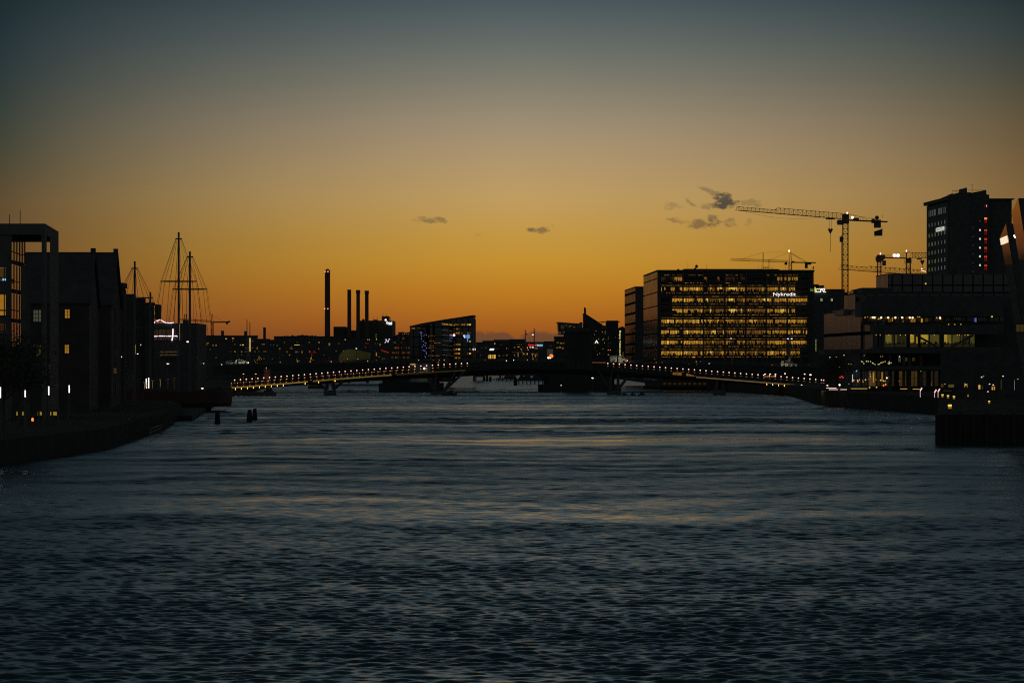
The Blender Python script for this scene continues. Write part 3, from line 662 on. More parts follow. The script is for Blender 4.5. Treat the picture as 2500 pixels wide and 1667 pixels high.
car(573, 605, 890, 903, carw, 'white estate car right of the white hatchback, headlamp glowing', 'suv', 1, head=white)
car(1489, 1531, 886.5, 905, carw, 'long white van on the bridge right of the dark tower', 'van', 1, head=white, cat='van')
car(1907, 1946, 896.5, 905, carw, 'small white van on the bridge before the lit office block', 'minivan', 1, cat='van')
car(1254, 1287, 884, 906, card, 'dark saloon with lit headlamp, below the red and blue sign', 'saloon', -1, head=white, tail=orl)
car(784, 808, 887, 907, card, 'dark car showing one orange-red tail lamp left of the pale rounded canopy', 'saloon', -1, tail=orl)
car(812, 832, 886, 909, card, 'dark car with small red tail lamp, just right of the orange-lamped one', 'saloon', -1, tail=redl)
car(872, 897, 885.5, 907, card, 'dark car with orange lamp right of the pale rounded canopy', 'saloon', -1, tail=orl)
car(1030, 1057, 883.5, 907, card, 'dark car with red lamp before the curved glass office', 'saloon', -1, tail=redl)
car(1155, 1184, 883.5, 906, card, 'dark car with two red lamps left of the bright shop window', 'saloon', -1, tail=redl)
car(1212, 1236, 884, 910, card, 'dark car with white headlamp right of the bright shop window', 'saloon', 1, head=white)
car(1538, 1562, 887.5, 907, card, 'dark car following the long white van, red lamp lit', 'saloon', 1, tail=redl)
car(1617, 1644, 889, 906, card, 'dark car with red lamp under the lit office block left corner', 'saloon', 1, tail=redl)
car(1886, 1904, 894, 906, card, 'dark car with red lamp behind the small white van', 'saloon', 1, tail=redl)
car(1970, 1992, 897, 906, card, 'dark car right of the small white van', 'saloon', 1)
# lamp masts on the road bridge
def mast_lamp(px, ytop, yb, d, side, lit, label, yl=None, ln=3.4, mt=None, pt=None):
    x = X(px, d); zb = Z(yb, d); r = thing('street_lamp', (x, d, zb), label, 'street lamp', 'lamp masts on the road bridge')
    mb = MB(); mb.cyl(x, d, zb, Z(ytop, d), .24, 0, .13, n=8); mb.build('mast', pole, r)
    if yl is not None:
        xx = x+side*X(1250+ln, d); zl = Z(yl, d)
        mb = MB(); mb.bar((x, d, zl+1.2), (xx, d, zl+.7), .05); mb.bar((xx, d, zl+.7), (xx, d, zl+.4), .05); mb.build('arm', steel, r)
        mb = MB(); mb.cyl(xx, d, zl+.05, zl+.42, .36, 0, .12, n=10); mb.build('shade', steel, r)
        if lit: mb = MB(); mb.ball((xx, d, zl), .27, sq=.6); mb.build('bulb', mt or white_l, r)
    return r
mast_lamp(1282.3, 804.5, 884, 903, 1, False, 'tall lamp mast with an unlit head, left of the two before the low clouds', 817.5)
mast_lamp(1304.3, 801.5, 884, 930, -1, True, 'tall lamp mast with its lamp lit, above the red and blue sign', 816.5)
mast_lamp(1787, 822, 891, 903, -1, True, 'bridge lamp mast glowing violet white before the middle of the lit office block', 826, 2.2, E('violet_soft', (220, 210, 255), 1.6, True))
mast_lamp(1928.5, 822, 894, 903, 1, True, 'double-headed bridge lamp mast glowing blue-white, right of the small sign text', 826.5, 4.3, E('violet_bright', (205, 205, 255), 3, True))
mast_lamp(1925.6, 823, 894, 904, -1, True, 'lamp head twin facing left beside the double-headed bridge mast', 826.5, 1.5, MATS['violet_bright'])
mast_lamp(603, 780, 888, 1050, 1, False, 'thin tall mast above the lit lattice mast, left of its pair')
mast_lamp(610, 786, 888, 1052, 1, False, 'thin mast above the lit lattice mast, right and shorter of its pair')
# lamps over the two white cars: the photo shows them lit from above
def lamp_light(x, y, z, power, color, rad=.25, parent=None):
    l = bpy.data.lights.new('lamp_bulb', 'SPOT'); l.energy = power; l.color = color; l.shadow_soft_size = rad; l.spot_size = R(140); l.spot_blend = .6
    o = bpy.data.objects.new('lamp_bulb', l); COL.objects.link(o); o.parent = parent
    w = Vector((0, 0, 0)) if parent is None else parent.location; o.location = (x-w.x, y-w.y, z-w.z); return o
for i, (px, y, lab, pw) in enumerate([(580, 858, 'bridge lamp over the two white cars on the left', 260), (1508, 852, 'bridge lamp over the long white van', 330), (1915, 862, 'bridge lamp over the small white van', 300)]):
    d = 899.; r = mast_lamp(px, y, 888, d, 1, False, lab)
    xx = X(px, d)+.9; zz = Z(y, d)
    mb = MB(); mb.bar((X(px, d), d, zz), (xx, d, zz+.1), .05); mb.build('arm', steel, r)
    mb = MB(); mb.box(xx-.25, xx+.25, d-.12, d+.12, zz, zz+.12); mb.build('shade', steel, r)
    lamp_light(xx, d+2.2, zz-.3, pw, (1, .9, .55), .2, r)

# ================================================================== THE CURVED FOOTBRIDGE (near)
fb_px = [560, 620, 700, 800, 900, 1000, 1100, 1200, 1300, 1400, 1480, 1600, 1700, 1800, 1900, 2012]
fb_y = [945.5, 941, 934.5, 926, 918, 911, 904.5, 899.5, 897.5, 898.5, 902.5, 911.5, 919, 927, 935, 944.5]
def fb_d(px): t = (px-1286)/726; return 812-42*t*t
def fbz(px): return float(Z(np.interp(px, fb_px, fb_y), fb_d(px)))
FW = 6.5
def footbridge():
    r = thing('footbridge', (0, 800, 0), 'slender arched footbridge lined with small white lamps across the harbour', 'bridge')
    pxs = list(range(560, 2013, 12))
    mb = MB(); thk = lambda px: np.interp(px, [560, 700, 900, 1100, 1300, 1450, 1600, 1800, 2012], [.75, .9, 1.3, 1.8, 1.6, 1.8, 1.4, .9, .75])
    ring = lambda px: [(X(px, fb_d(px)), fb_d(px), fbz(px)), (X(px, fb_d(px)), fb_d(px), fbz(px)-.35), (X(px, fb_d(px)), fb_d(px)+1.6, fbz(px)-thk(px)), (X(px, fb_d(px)), fb_d(px)+FW-1.6, fbz(px)-thk(px)), (X(px, fb_d(px)), fb_d(px)+FW, fbz(px)-.35), (X(px, fb_d(px)), fb_d(px)+FW, fbz(px))]
    for a, b in zip(pxs, pxs[1:]):
        i = len(mb.v); mb.v += ring(a)+ring(b)
        for k in range(6): j = (k+1) % 6; mb.f.append((i+k, i+j, i+6+j, i+6+k)); mb.m.append(0)
    mb.build('deck', dkconc, r)
    for side in (0, 1):
        mb = MB(); o = -.05 if side == 0 else FW
        for a, b in zip(pxs, pxs[1:]):
            p = (X(a, fb_d(a)), fb_d(a)+o, fbz(a)+1.15); q = (X(b, fb_d(b)), fb_d(b)+o, fbz(b)+1.15); mb.bar(p, q, .035); mb.bar((p[0], p[1], p[2]-1.1), p, .025, n=3)
        mb.build('railing', steel, r)
    def glow_part(px0, px1, mat):
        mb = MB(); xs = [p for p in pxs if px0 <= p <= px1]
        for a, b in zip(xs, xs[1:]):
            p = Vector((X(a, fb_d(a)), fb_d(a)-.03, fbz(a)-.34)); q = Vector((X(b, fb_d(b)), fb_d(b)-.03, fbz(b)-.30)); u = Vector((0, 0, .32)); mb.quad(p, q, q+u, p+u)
        mb.build('lit_edge', mat, r)  # small lamps' light on the deck edge, put in as emission
    glow_part(560, 760, edge_warm); glow_part(760, 960, E('edge_b', (176, 142, 66), .34, var=.25, scale=.4)); glow_part(960, 1140, E('edge_c', (150, 120, 60), .10, var=.2))
    glow_part(1700, 2012, edge_dim)
    # strut piers
    def strut_pier(pxc, yb, half, tops, d, ytop_dy=3, wide=26):
        mb = MB(); mb.box(X(pxc-half, d), X(pxc+half, d), d-1, d+FW+1, -1, Z(yb-13, d)); pr = mb.build('pier_base', conc, r)
        for tx in tops:
            for yy in (d+.6, d+FW-.6):
                mb = MB(); sx0 = pxc+(half*.62 if tx > pxc else -half*.62)
                mb.bar((X(sx0, d), yy, Z(yb-15, d)), (X(tx, d), yy, fbz(tx)-.5), .34, r2=.26, n=6); mb.build('strut', steel, pr)
    strut_pier(804, 966, 13, (770, 797, 811, 839), fb_d(804)); strut_pier(1072, 968, 20, (1040, 1066, 1112, 1134), fb_d(1072))
    strut_pier(1500, 966, 16, (1462, 1494, 1510, 1540), fb_d(1500)); strut_pier(1758, 965, 13, (1752, 1766), fb_d(1758))
    mb = MB(); d = fb_d(565); mb.box(X(548, d), X(668, d), d+1, d+FW+3, -1, Z(958, d)); mb.box(X(540, d), X(566, d), d-1, d+FW+3, -1, Z(945, d)); mb.build('abutment', conc, r)
footbridge()
# lamps of the footbridge
lamp_head_pk = E('rail_lamp', (255, 190, 180), 1.8, True); lamp_head_or = E('rail_lamp_orange', (255, 150, 80), 1.0, True)
def make_bridge_lamp(hmat, rad, h):
    r = bpy.data.objects.new('bridge_lamp', None); COL.objects.link(r)
    mb = MB(); mb.bar((0, 0, 0), (0, 0, h-.05), .045, n=5); mb.build('post', steel, r)
    mb = MB(); mb.ball((0, 0, h), rad, n=8); mb.build('lamp_head', hmat, r)
    mb = MB(); mb.box(-.16, .16, -.1, .1, h-.75, h-.68); mb.build('light_bar', E('rail_bar', (255, 190, 120), .55), r)
    return r
def copy_thing(o):
    c = o.copy(); COL.objects.link(c)
    for ch in o.children: k = ch.copy(); COL.objects.link(k); k.parent = c
    return c
proto_hi = make_bridge_lamp(lamp_head_pk, .165, 1.75); proto_lo = make_bridge_lamp(lamp_head_or, .13, .95)
used_hi = used_lo = False
def place_lamp(px, far, hi, label, group):
    global used_hi, used_lo
    d = fb_d(px); p = proto_hi if hi else proto_lo
    if hi and not used_hi: o = p; used_hi = True
    elif (not hi) and not used_lo: o = p; used_lo = True
    else: o = copy_thing(p)
    o.location = (X(px, d)*((d+FW) / d if far else 1), d+(FW-.2 if far else .15), fbz(px)); tag(o, label, 'bridge lamp', group)
n = 0
for i, px in enumerate(np.arange(573, 1150, 14.2)):
    n += 1; place_lamp(float(px), True, True, 'white lamp on far rail of footbridge left ramp, %s from left end' % ordinal(n), 'white lamps on the left ramp far rail')
n = 0
for i, px in enumerate(np.arange(565, 1060, 14.9)):
    n += 1; place_lamp(float(px), False, False, 'orange lamp on near rail of footbridge left ramp, %s from left end' % ordinal(n), 'orange lamps on the left ramp near rail')
n = 0
for i, px in enumerate(np.arange(1484, 2022, 14.1)):
    n += 1; place_lamp(float(min(px, 2011)), False, True, 'white lamp on footbridge right ramp, %s from the bridge middle' % ordinal(n), 'white lamps on the right ramp')
# lights under the deck edge
def edge_light(px, lab, grp):
    d = fb_d(px); z = fbz(px)-.62; mb = MB(); mb.ball((X(px, d), d-.1, z), .11, 0); mb.bar((X(px, d), d-.02, z), (X(px, d), d-.02, z+.35), .03, 0, n=3)
    tag(mb.build('edge_light', warm_l, origin=(X(px, d), d, z)), lab, 'light', grp)
for i, px in enumerate(list(np.arange(575, 705, 14.6))+[745, 778, 818]): edge_light(px, 'small warm light under the footbridge deck edge, %s from the left end' % ordinal(i+1), 'warm lights under the left deck edge')
for i, px in enumerate(np.arange(1872, 2012, 14.3)): edge_light(px, 'small warm light under the right deck edge, %s from its left' % ordinal(i+1), 'warm lights under the right deck edge')

# a walker on the footbridge before the red pillar
def person(x, y, z, h, label, step=.18, pants=cloth, top=cloth):
    r = thing('person', (x, y, z), label, 'person')
    me = bpy.data.meshes.new('body'); s = h/1.75
    v = [(0, 0, .95), (0, 0, 1.18), (0, 0, 1.40), (0, 0, 1.52), (0, .01, 1.63), (0, .01, 1.74),
         (.17, 0, 1.40), (.22, .05, 1.12), (.22, .12, .88), (-.17, 0, 1.40), (-.22, -.05, 1.12), (-.22, .03, .88),
         (.09, 0, .90), (.10, step*.6, .48), (.10, step*.8, .07), (.10, step*.8+.14, .03), (-.09, 0, .90), (-.10, -step*.4, .48), (-.10, -step*1.4, .09), (-.10, -step*1.4+.14, .04)]
    e = [(0, 1), (1, 2), (2, 3), (3, 4), (4, 5), (2, 6), (6, 7), (7, 8), (2, 9), (9, 10), (10, 11), (0, 12), (12, 13), (13, 14), (14, 15), (0, 16), (16, 17), (17, 18), (18, 19)]
    rad = [.15, .14, .15, .06, .095, .07, .07, .05, .035, .07, .05, .035, .10, .065, .045, .035, .10, .065, .045, .035]
    me.from_pydata([(a*s, b*s, c*s) for a, b, c in v], e, []); me.materials.append(cloth); o = bpy.data.objects.new('body', me); COL.objects.link(o); o.parent = r
    m = o.modifiers.new('skin', 'SKIN')
    for i, sv in enumerate(me.skin_vertices[0].data): sv.radius = (rad[i]*s, rad[i]*s*.8)
    me.skin_vertices[0].data[0].use_root = True
    sb = o.modifiers.new('sub', 'SUBSURF'); sb.levels = 1; sb.render_levels = 1
    return r
d = fb_d(647)+2.5; person(X(647, d), d, fbz(647), 1.8, 'person in dark clothes walking on the footbridge before the red pillar')
# red advertising pillar and warm lamps behind the left ramp
r = thing('advertising_pillar', (X(651.5, 840), 840, GL+.4), 'square orange-red pillar behind the left end of the lamp-lit footbridge', 'pillar')
mb = MB(); mb.box(X(644, 840), X(659, 840), 840, 841.7, GL+.4, Z(901, 840)); mb.build('shaft', M('orange_pillar', (.40, .13, .06), .6), r)
mb = MB(); mb.box(X(643.5, 840), X(659.5, 840), 839.9, 841.8, Z(901, 840), Z(900, 840)); mb.build('cap', steel, r)
o = small_lamp(650, 897.5, 836, GL+.4, 'shaded lamp over the orange-red pillar', warm_l, rad=.1, armed=.0); lamp_light(X(651, 836), 835, Z(899, 836)+.6, 220, (1, .45, .3), .3, o)
for px, lab in ((594.5, 'warm lamp under the road bridge ramp, left of two'), (624.5, 'warm lamp under the road bridge ramp, right of two, nearer the red pillar')):
    o = small_lamp(px, 912.3, 850, GL+.4, lab, E('warm_soft', (255, 170, 90), 2.4, True), rad=.22)
    lamp_light(X(px, 850), 849, Z(912.6, 850)-.1, 90, (1, .6, .25), .2, o)

# ================================================================== SKYLINE BEHIND
def lit_points(root, pts, d, name='lit_window'):
    for px, y, w, h, m in pts: window(root, px, y, w, h, d, m, name='window')
def far_block(label, px0, px1, top, d, dep=25, mat=None, steps=(), wins=(), name='city_building', rnd=None, slope=0, base=GL):
    wl = list(wins)
    if rnd:
        rng = random.Random(int(px0*7+top)); nx, ny, x0, x1, y0, y1, pr, pal = rnd
        for i in range(nx):
            for j in range(ny):
                if rng.random() < pr:
                    wl.append((x0+(x1-x0)*(i+.5)/nx, y0+(y1-y0)*(j+.5)/ny, (x1-x0)/nx*rng.uniform(.4, .7), min(3., (y1-y0)/ny*.45), rng.choice(pal)))
    return plain_block(name, label, 'building', px0, px1, top, d, dep, base, mat, 'far city buildings', steps, wl[:90], slope)
pal = [W[1], W[2], W[3], W[3], W[5], dimwarm, dimwarm, W[5], dimgreen]
far_block('low dark building right of the strip-lit one, top of its roof plain', 476, 556, 821, 1120, rnd=(10, 5, 482, 552, 828, 878, .13, pal), wins=[(503, 838, 14, 2, W[0]), (504, 842, 4, 2, W[1]), (552, 827, 3, 3, W[4])],
          steps=[(539.6, 543.4, 807, 'chimney')])
far_block('dark building with small lit windows beneath the twin thin masts', 555, 629, 821, 1180, rnd=(12, 6, 560, 625, 828, 880, .16, pal), wins=[(569, 826, 5, 3, W[0]), (593, 842, 5, 3, W[4]), (587, 842, 3, 2.5, W[0]), (628, 850, 3, 6, W[2])],
          steps=[(569, 577, 819), (596, 600, 808, 'chimney')])
far_block('dark building with a slim chimney, right of the twin thin masts', 627, 658, 829, 1300, rnd=(6, 5, 630, 655, 836, 880, .15, pal), steps=[(642.5, 646.5, 799, 'chimney')])
far_block('low dark block between slim chimney building and the long tree-topped one', 655, 672, 831, 1400, rnd=(4, 5, 656, 670, 838, 880, .2, pal))
far_block('long dark building with an even roof, left of the tallest chimney', 669, 812, 822.5, 1350, rnd=(22, 6, 674, 806, 832, 878, .13, pal),
          wins=[(725, 842, 13, 1.6, yel), (726, 836, 4, 3, dimwarm), (711, 850, 2.5, 6, W[2]), (724, 859, 8, 4, dimgreen), (737.5, 859.5, 3, 6, W[2]), (765, 861, 20, 1.4, redd), (756, 858, 3, 3, redl), (768, 858.5, 2, 2, redl), (804.5, 840, 5, 5, W[1]), (817, 841, 4, 4, dimwarm), (778.5, 851.5, 2, 3, W[4])])
# a string of trees on that roofline: far wood behind
mb = MB(); rng = random.Random(3)
for k in range(260):
    px = rng.uniform(690, 1000); d = 1900+rng.uniform(0, 120); h = 5+3*math.sin(px*.07)+rng.uniform(-1.5, 1.5)
    if 770 < px < 960 and rng.random() < .7: continue
    zt = Z(824-h*.35, d); mb.ball((X(px, d), d, zt-2.6), rng.uniform(2.2, 3.8), 0, n=7)
    mb.bar((X(px, d), d, 2), (X(px, d), d, zt-2), .3, 0)
tag(mb.build('far_trees', leafd), 'far dark wood seen as one mass behind the long building', 'trees', kind='stuff')
# lit lattice mast
r = thing('lattice_mast', (X(606, 1040), 1040, GL), 'lit lattice mast before the dark buildings under the twin thin masts', 'mast')
mb = MB(); d = 1040
for k in range(12):
    z0 = Z(888-k*5.4, d); z1 = Z(888-(k+1)*5.4, d)
    for x0, x1 in ((602, 606), (606, 602)): mb.bar((X(x0, d), d, z0), (X(x1, d), d, z1), .07)
    for x0 in (602, 606): mb.bar((X(x0, d), d, z0), (X(x0, d), d, z1), .09)
mb.build('lattice', pole, r)
mb = MB(); mb.box(X(608.5, d), X(612, d), d-.3, d+.3, Z(858, d), Z(825, d)); mb.build('lit_panel', E('mast_panel', (220, 190, 110), .55, var=.6, scale=.6), r)
# gallery rail behind the white cars
r = thing('gantry', (X(610, 940), 940, GL), 'long thin overhead gantry on posts above the two white cars', 'gantry'); d = 940
mb = MB(); mb.box(X(561, d), X(654, d), d, d+1, Z(868.5, d), Z(866.8, d)); mb.build('beam', pole, r)
for px in (562, 585, 610, 632, 652): mb = MB(); mb.cyl(X(px, d), d+.5, GL, Z(868.5, d), .12, n=6); mb.build('post', pole, r)
# power station
d = 1900.
def chimney(px0, px1, top, label, lights=(), cap=False, flare=None, name='power_chimney'):
    x = X((px0+px1)/2, d); rad = (X(px1, d)-X(px0, d))/2; r = thing('factory_chimney', (x, d, GL), label, 'chimney', 'chimneys of the power station')
    mb = MB(); zt = Z(top, d); mb.cyl(x, d, GL, zt, rad*1.06, 0, rad, n=20)
    if flare: mb.cyl(x, d, GL, Z(flare, d), rad*1.5, 0, rad*1.02, n=20)
    mb.build('shaft', M('chimney_brick', (.09, .06, .05), .9), r)
    if cap: mb = MB(); mb.cyl(x, d, zt-2.2, zt, rad*1.2, n=20); mb.build('rim', steel, r)
    for lx, ly in lights: mb = MB(); mb.ball((X(lx, d), d-rad*.95, Z(ly, d)), .42); mb.build('warning_light', E('aviation_light', (255, 170, 140), 1.2), r)
    return r
r = chimney(793, 806, 660.5, 'tallest chimney of the power station, red lights at its top and middle', [(794, 663.5), (801, 663.5), (792.8, 753.8), (800.8, 753.8)])
mb = MB(); xx = X(799.5, d); mb.cyl(xx, d, Z(660.5, d), Z(656.6, d), .9, n=12); mb.build('flue', steel, r)
mb = MB()
for k in range(8): a = math.pi*k/4; mb.bar((xx+1.8*math.cos(a), d+1.8*math.sin(a), Z(660.5, d)), (xx+1.8*math.cos(a), d+1.8*math.sin(a), Z(658.5, d)), .1)
mb.build('railing', steel, r)
chimney(848, 857.5, 707, 'left of the three equal chimneys, without a rim', cap=False, flare=788)
chimney(869.8, 878.8, 708, 'middle of the three equal chimneys, rimmed at the top', cap=True, flare=790)
chimney(891, 900, 709.5, 'right of the three equal chimneys, rising from the power station roof', cap=True)
def power_station():
    r = thing('power_station', (X(905, d), d+20, GL), 'dark boiler house of the power station with white lit name at its corner', 'power station')
    def blk(a, b, t, y0=0, y1=50, nm='block'):
        mb = MB(); mb.box(X(a, d), X(b, d), d+8+y0, d+8+y1, GL, Z(t, d)); return mb.build(nm, M('station_wall', (.055, .05, .05), .8), r)
    blk(813, 840, 798); blk(812, 840.6, 796.8, 1, 40, 'roof_slab'); blk(838, 880, 806, 2); blk(876, 957, 782); blk(930, 947, 771, 4, 20, 'roof_house'); blk(910, 919, 779.5, 3, 10, 'roof_house'); blk(882, 887, 778, 3, 8, 'vent'); blk(840, 846, 801, 1, 10, 'roof_house')
    for px, t in ((935, 763.5), (943, 766.5), (921, 773.5), (954, 774.5), (911, 775)): mb = MB(); mb.bar(P(px, 785, d+12), P(px, t, d+12), .18); mb.build('antenna', steel, r)
    text('sign', 'Ørsted', E('sign_white_far', (255, 252, 250), 1.4), r, 943, 957, 784, 793, d+7.8, bold=.02, thick=.2)
    mb = MB(); mb.ball(P(941.5, 781, d+7), .6); mb.build('lamp', white, r)
    for px, y in ((918, 817), (918, 823), (918, 830), (898, 829.5), (901.5, 829.5), (924, 830), (928, 830), (932, 830), (936, 830), (866, 829.5)): window(r, px, y, 1.6, 1.6, d+7.9, W[4])
power_station()
far_block('dark block at the foot of the three equal chimneys, small lights dotted over it', 806, 962, 826, 1250, rnd=(24, 5, 812, 955, 834, 880, .10, pal), wins=[(843, 829, 2.4, 2.4, W[4]), (898, 829, 2, 2, W[4]), (902, 829, 2, 2, W[4]), (919, 828, 2, 3, W[4]), (928, 841, 2.5, 5, W[1]), (919, 865, 3, 9, W[1]), (926, 871, 4, 2, W[2]), (896, 838, 10, 2.5, redd)])
# neon sign on a post
r = thing('neon_sign', (X(942, 1000), 1000, GL), 'white neon sign of curling strokes on a post, left of the curved glass office', 'sign'); d = 1000
mb = MB()
for pts in ([(940, 829), (944, 828.5), (943, 833), (939.5, 837)], [(946, 832), (947, 836), (950.5, 826.5), (951.5, 829)]):
    for a, b in zip(pts, pts[1:]): mb.bar(P(*a, d), P(*b, d), .16)
mb.build('tube', E('neon', (240, 225, 245), .8), r); mb = MB(); mb.bar((X(941, d), d+.2, GL), P(941, 838, d+.2), .12); mb.build('post', steel, r)
r = thing('lit_canopy', (X(940, 980), 980, GL), 'slanting red-lit canopy at the left foot of the curved glass office', 'canopy'); d = 980
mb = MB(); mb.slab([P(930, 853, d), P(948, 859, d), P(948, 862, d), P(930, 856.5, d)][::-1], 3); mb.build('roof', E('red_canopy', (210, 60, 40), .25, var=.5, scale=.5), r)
for px in (932, 946): mb = MB(); mb.bar((X(px, d), d+1, GL), P(px, 858, d+1), .12); mb.build('post', steel, r)
# pale rounded canopy, the lamplight on it put in as a glow
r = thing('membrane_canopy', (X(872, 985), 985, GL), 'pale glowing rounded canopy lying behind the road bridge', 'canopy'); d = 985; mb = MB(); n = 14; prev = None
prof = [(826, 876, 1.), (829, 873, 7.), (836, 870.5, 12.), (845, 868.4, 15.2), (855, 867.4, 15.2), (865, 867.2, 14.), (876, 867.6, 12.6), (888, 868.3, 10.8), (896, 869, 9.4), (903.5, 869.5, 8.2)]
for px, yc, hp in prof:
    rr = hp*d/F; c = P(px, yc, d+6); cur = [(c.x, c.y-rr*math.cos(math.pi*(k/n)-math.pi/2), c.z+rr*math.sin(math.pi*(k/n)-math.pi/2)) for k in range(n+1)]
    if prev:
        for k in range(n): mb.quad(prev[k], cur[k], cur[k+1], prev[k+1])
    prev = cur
mb.build('shell', canopy_glow, r)
mb = MB(); prev = None
for k in range(n): mb.bar(cur[k], cur[k+1], .16)
mb.build('rim', M('pale_rim', (.5, .5, .35), .6), r)
for px in (850, 895): mb = MB(); mb.cyl(X(px, d), d+6, GL, Z(876, d), .5, n=8); mb.build('support', steel, r)

# the glass office with the rising roof
def rising_office():
    d = 1080.; r = thing('glass_office', (X(1080, d), d+15, GF-1), 'glass office whose roof rises to a sharp right corner, with curved glazed bay', 'office building')
    mb = MB()
    def sl(pts, dy, y0=0.): mb.slab([P(px, y, d)+Vector((0, y0, 0)) for px, y in pts][::-1], dy)
    sl([(1000, 886), (1000, 797.5), (1029, 791), (1085, 782), (1154, 772), (1154, 886)], 26, 3); mb.build('wall', gl_dark, r)
    mb = MB(); sl([(999, 797.5), (999.5, 796), (1029, 789), (1085, 779.5), (1155.6, 768.8), (1160, 769.3), (1160, 770.8), (1085, 782), (1029, 791)], 30, 1.5); mb.build('roof', black, r)
    mb = MB(); mb.box(X(1154.5, d), X(1158.6, d), d, d+20, GF-1, Z(770.5, d)); mb.build('corner_fin', M('corner_fin', (.16, .12, .11), .5), r)
    mb = MB(); mb.box(X(1159, d), X(1160.4, d), d+1, d+18, GF-1, Z(778, d)); mb.build('corner_fin', steel, r)
    # curved glass bay in front
    arc = [(1029, 1.5), (1040, -1.5), (1055, -4), (1070, -5.5), (1083, -5.5), (1096, -3.5), (1107, 0), (1112, 2.9)]
    mb = MB(); mb.prism([(X(p, d), d+o) for p, o in arc], GF-1, [Z(y, d) for y in (796, 794, 791, 789, 788, 789.5, 792, 793)]); mb.build('curved_bay', gl_dark, r)
    bay = [(1080, -5.6), (1090, -4.7), (1100, -2.3), (1110, 1.4)]
    for y0, y1, m in ((789.5, 793, E('bay_glow', (196, 140, 60), .5)), (805, 806.2, dimgreen), (817.5, 818.7, dimgreen), (830.5, 831.5, dimgreen), (842, 843, dimgreen), (853, 854, dimgreen), (866, 867, dimgreen)):
        mb = MB()
        for (a, o), (b, q) in zip(bay, bay[1:]):
            dy0 = (a-1080)*.09; dy1 = (b-1080)*.09
            mb.quad((X(a, d), d+o-.15, Z(y1+dy0, d)), (X(b, d), d+q-.15, Z(y1+dy1, d)), (X(b, d), d+q-.15, Z(y0+dy1, d)), (X(a, d), d+o-.15, Z(y0+dy0, d)))
        mb.build('ribbon_window', m, r)
    mb = MB(); mb.ball(P(1108.5, 818.2, d-1), .45); mb.build('lamp', E('pink_lamp', (255, 190, 190), 2), r)
    rng = random.Random(5); y_rows = [(792.5, [(1114, 6, 2), (1119.5, 4, 3), (1129, 5, 1), (1134, 4, 1), (1142, 5, 0), (1147.5, 5, 4)]), (803, [(1115.5, 5, 2), (1120, 3, 3)]), (813, [(1115, 5, 1), (1120.5, 4, 1), (1128, 4, 3), (1142, 4, 2), (1147, 4, 3)]),
              (833.5, [(1147.5, 5, 0)]), (841, [(1115, 5, 2), (1121.5, 5, 1)]), (852.5, [(1114, 3, 0), (1120.5, 6, 4), (1147, 4, 2)]), (863, [(1114.5, 5, 1), (1120.5, 5, 0), (1142, 2, 2), (1147.5, 5, 4)]), (873.5, [(1114, 4, 1), (1121, 6, 2)])]
    for y, ws in y_rows:
        for px, w, m in ws: window(r, px, y, w, 4.2, d+2.9, W[m], 2, 1)
    for y, m in ((801.5, 1),): window(r, 1009, y, 9, 3.4, d+2.9, W[m], 3, 1); window(r, 1022.5, 801, 9, 2, d+2.9, W[2], 3, 1)
    # office floors showing through the bay
    for px, y, n_, m in ((1055, 820, 5, 2), (1048, 823, 1, 2), (1062, 832, 8, 1), (1070, 837, 6, 2), (1060, 843.7, 7, 1), (1058, 849, 8, 2), (1060, 856, 3, 2), (1056, 868.5, 6, 2), (1070, 868.5, 3, 2)):
        for k in range(n_):
            if len([c for c in r.children if c.name.startswith('window')]) < 88: window(r, px+(k-n_/2)*3.2, y, 1.7, 1.6 if m == 1 else 3, d-5.7 if px > 1062 else d-4.6, W[m if rng.random() < .7 else 3])
    # blue and white string of lights winding down the facade
    pts = [(1026, 811), (1030, 812), (1028, 816), (1029, 821), (1034, 819.5), (1037, 818.5), (1041, 817.5), (1029, 827), (1033, 833), (1037, 836), (1040, 838), (1034, 842), (1038, 844), (1031, 847), (1033, 855), (1037, 856), (1041, 860), (1041, 864), (1037, 869), (1039, 872), (1041, 850)]
    for k, (px, y) in enumerate(pts): mb = MB(); mb.ball(P(px, y, d-5.9), .20, n=6); mb.build('string_light', dimgreen if k in (4, 5, 9, 18) else bluel, r)
    # projected marks on the right wing
    mb = MB(); mb.ball(P(1142.8, 821.5, d+2.6), .75, sq=1.1); mb.bar(P(1141.8, 823, d+2.7), P(1141.4, 834, d+2.7), .25); mb.build('round_sign', E('sky_sign', (110, 170, 255), .6), r)
    mb = MB()
    for a, b in (((1131, 818), (1134.5, 825)), ((1133.5, 817), (1132, 822)), ((1136, 818.5), (1133, 822)), ((1134.5, 822), (1136.5, 824.5))): mb.bar(P(*a, d+2.6), P(*b, d+2.6), .2)
    mb.build('star_sign', E('star_sign', (220, 220, 230), .9), r)
    for px in (1155, 1160): mb = MB(); mb.box(X(px-.8, d), X(px+.8, d), d-.4, d-.2, Z(855, d), Z(850.5, d)); mb.build('wall_light', signw, r)
rising_office()
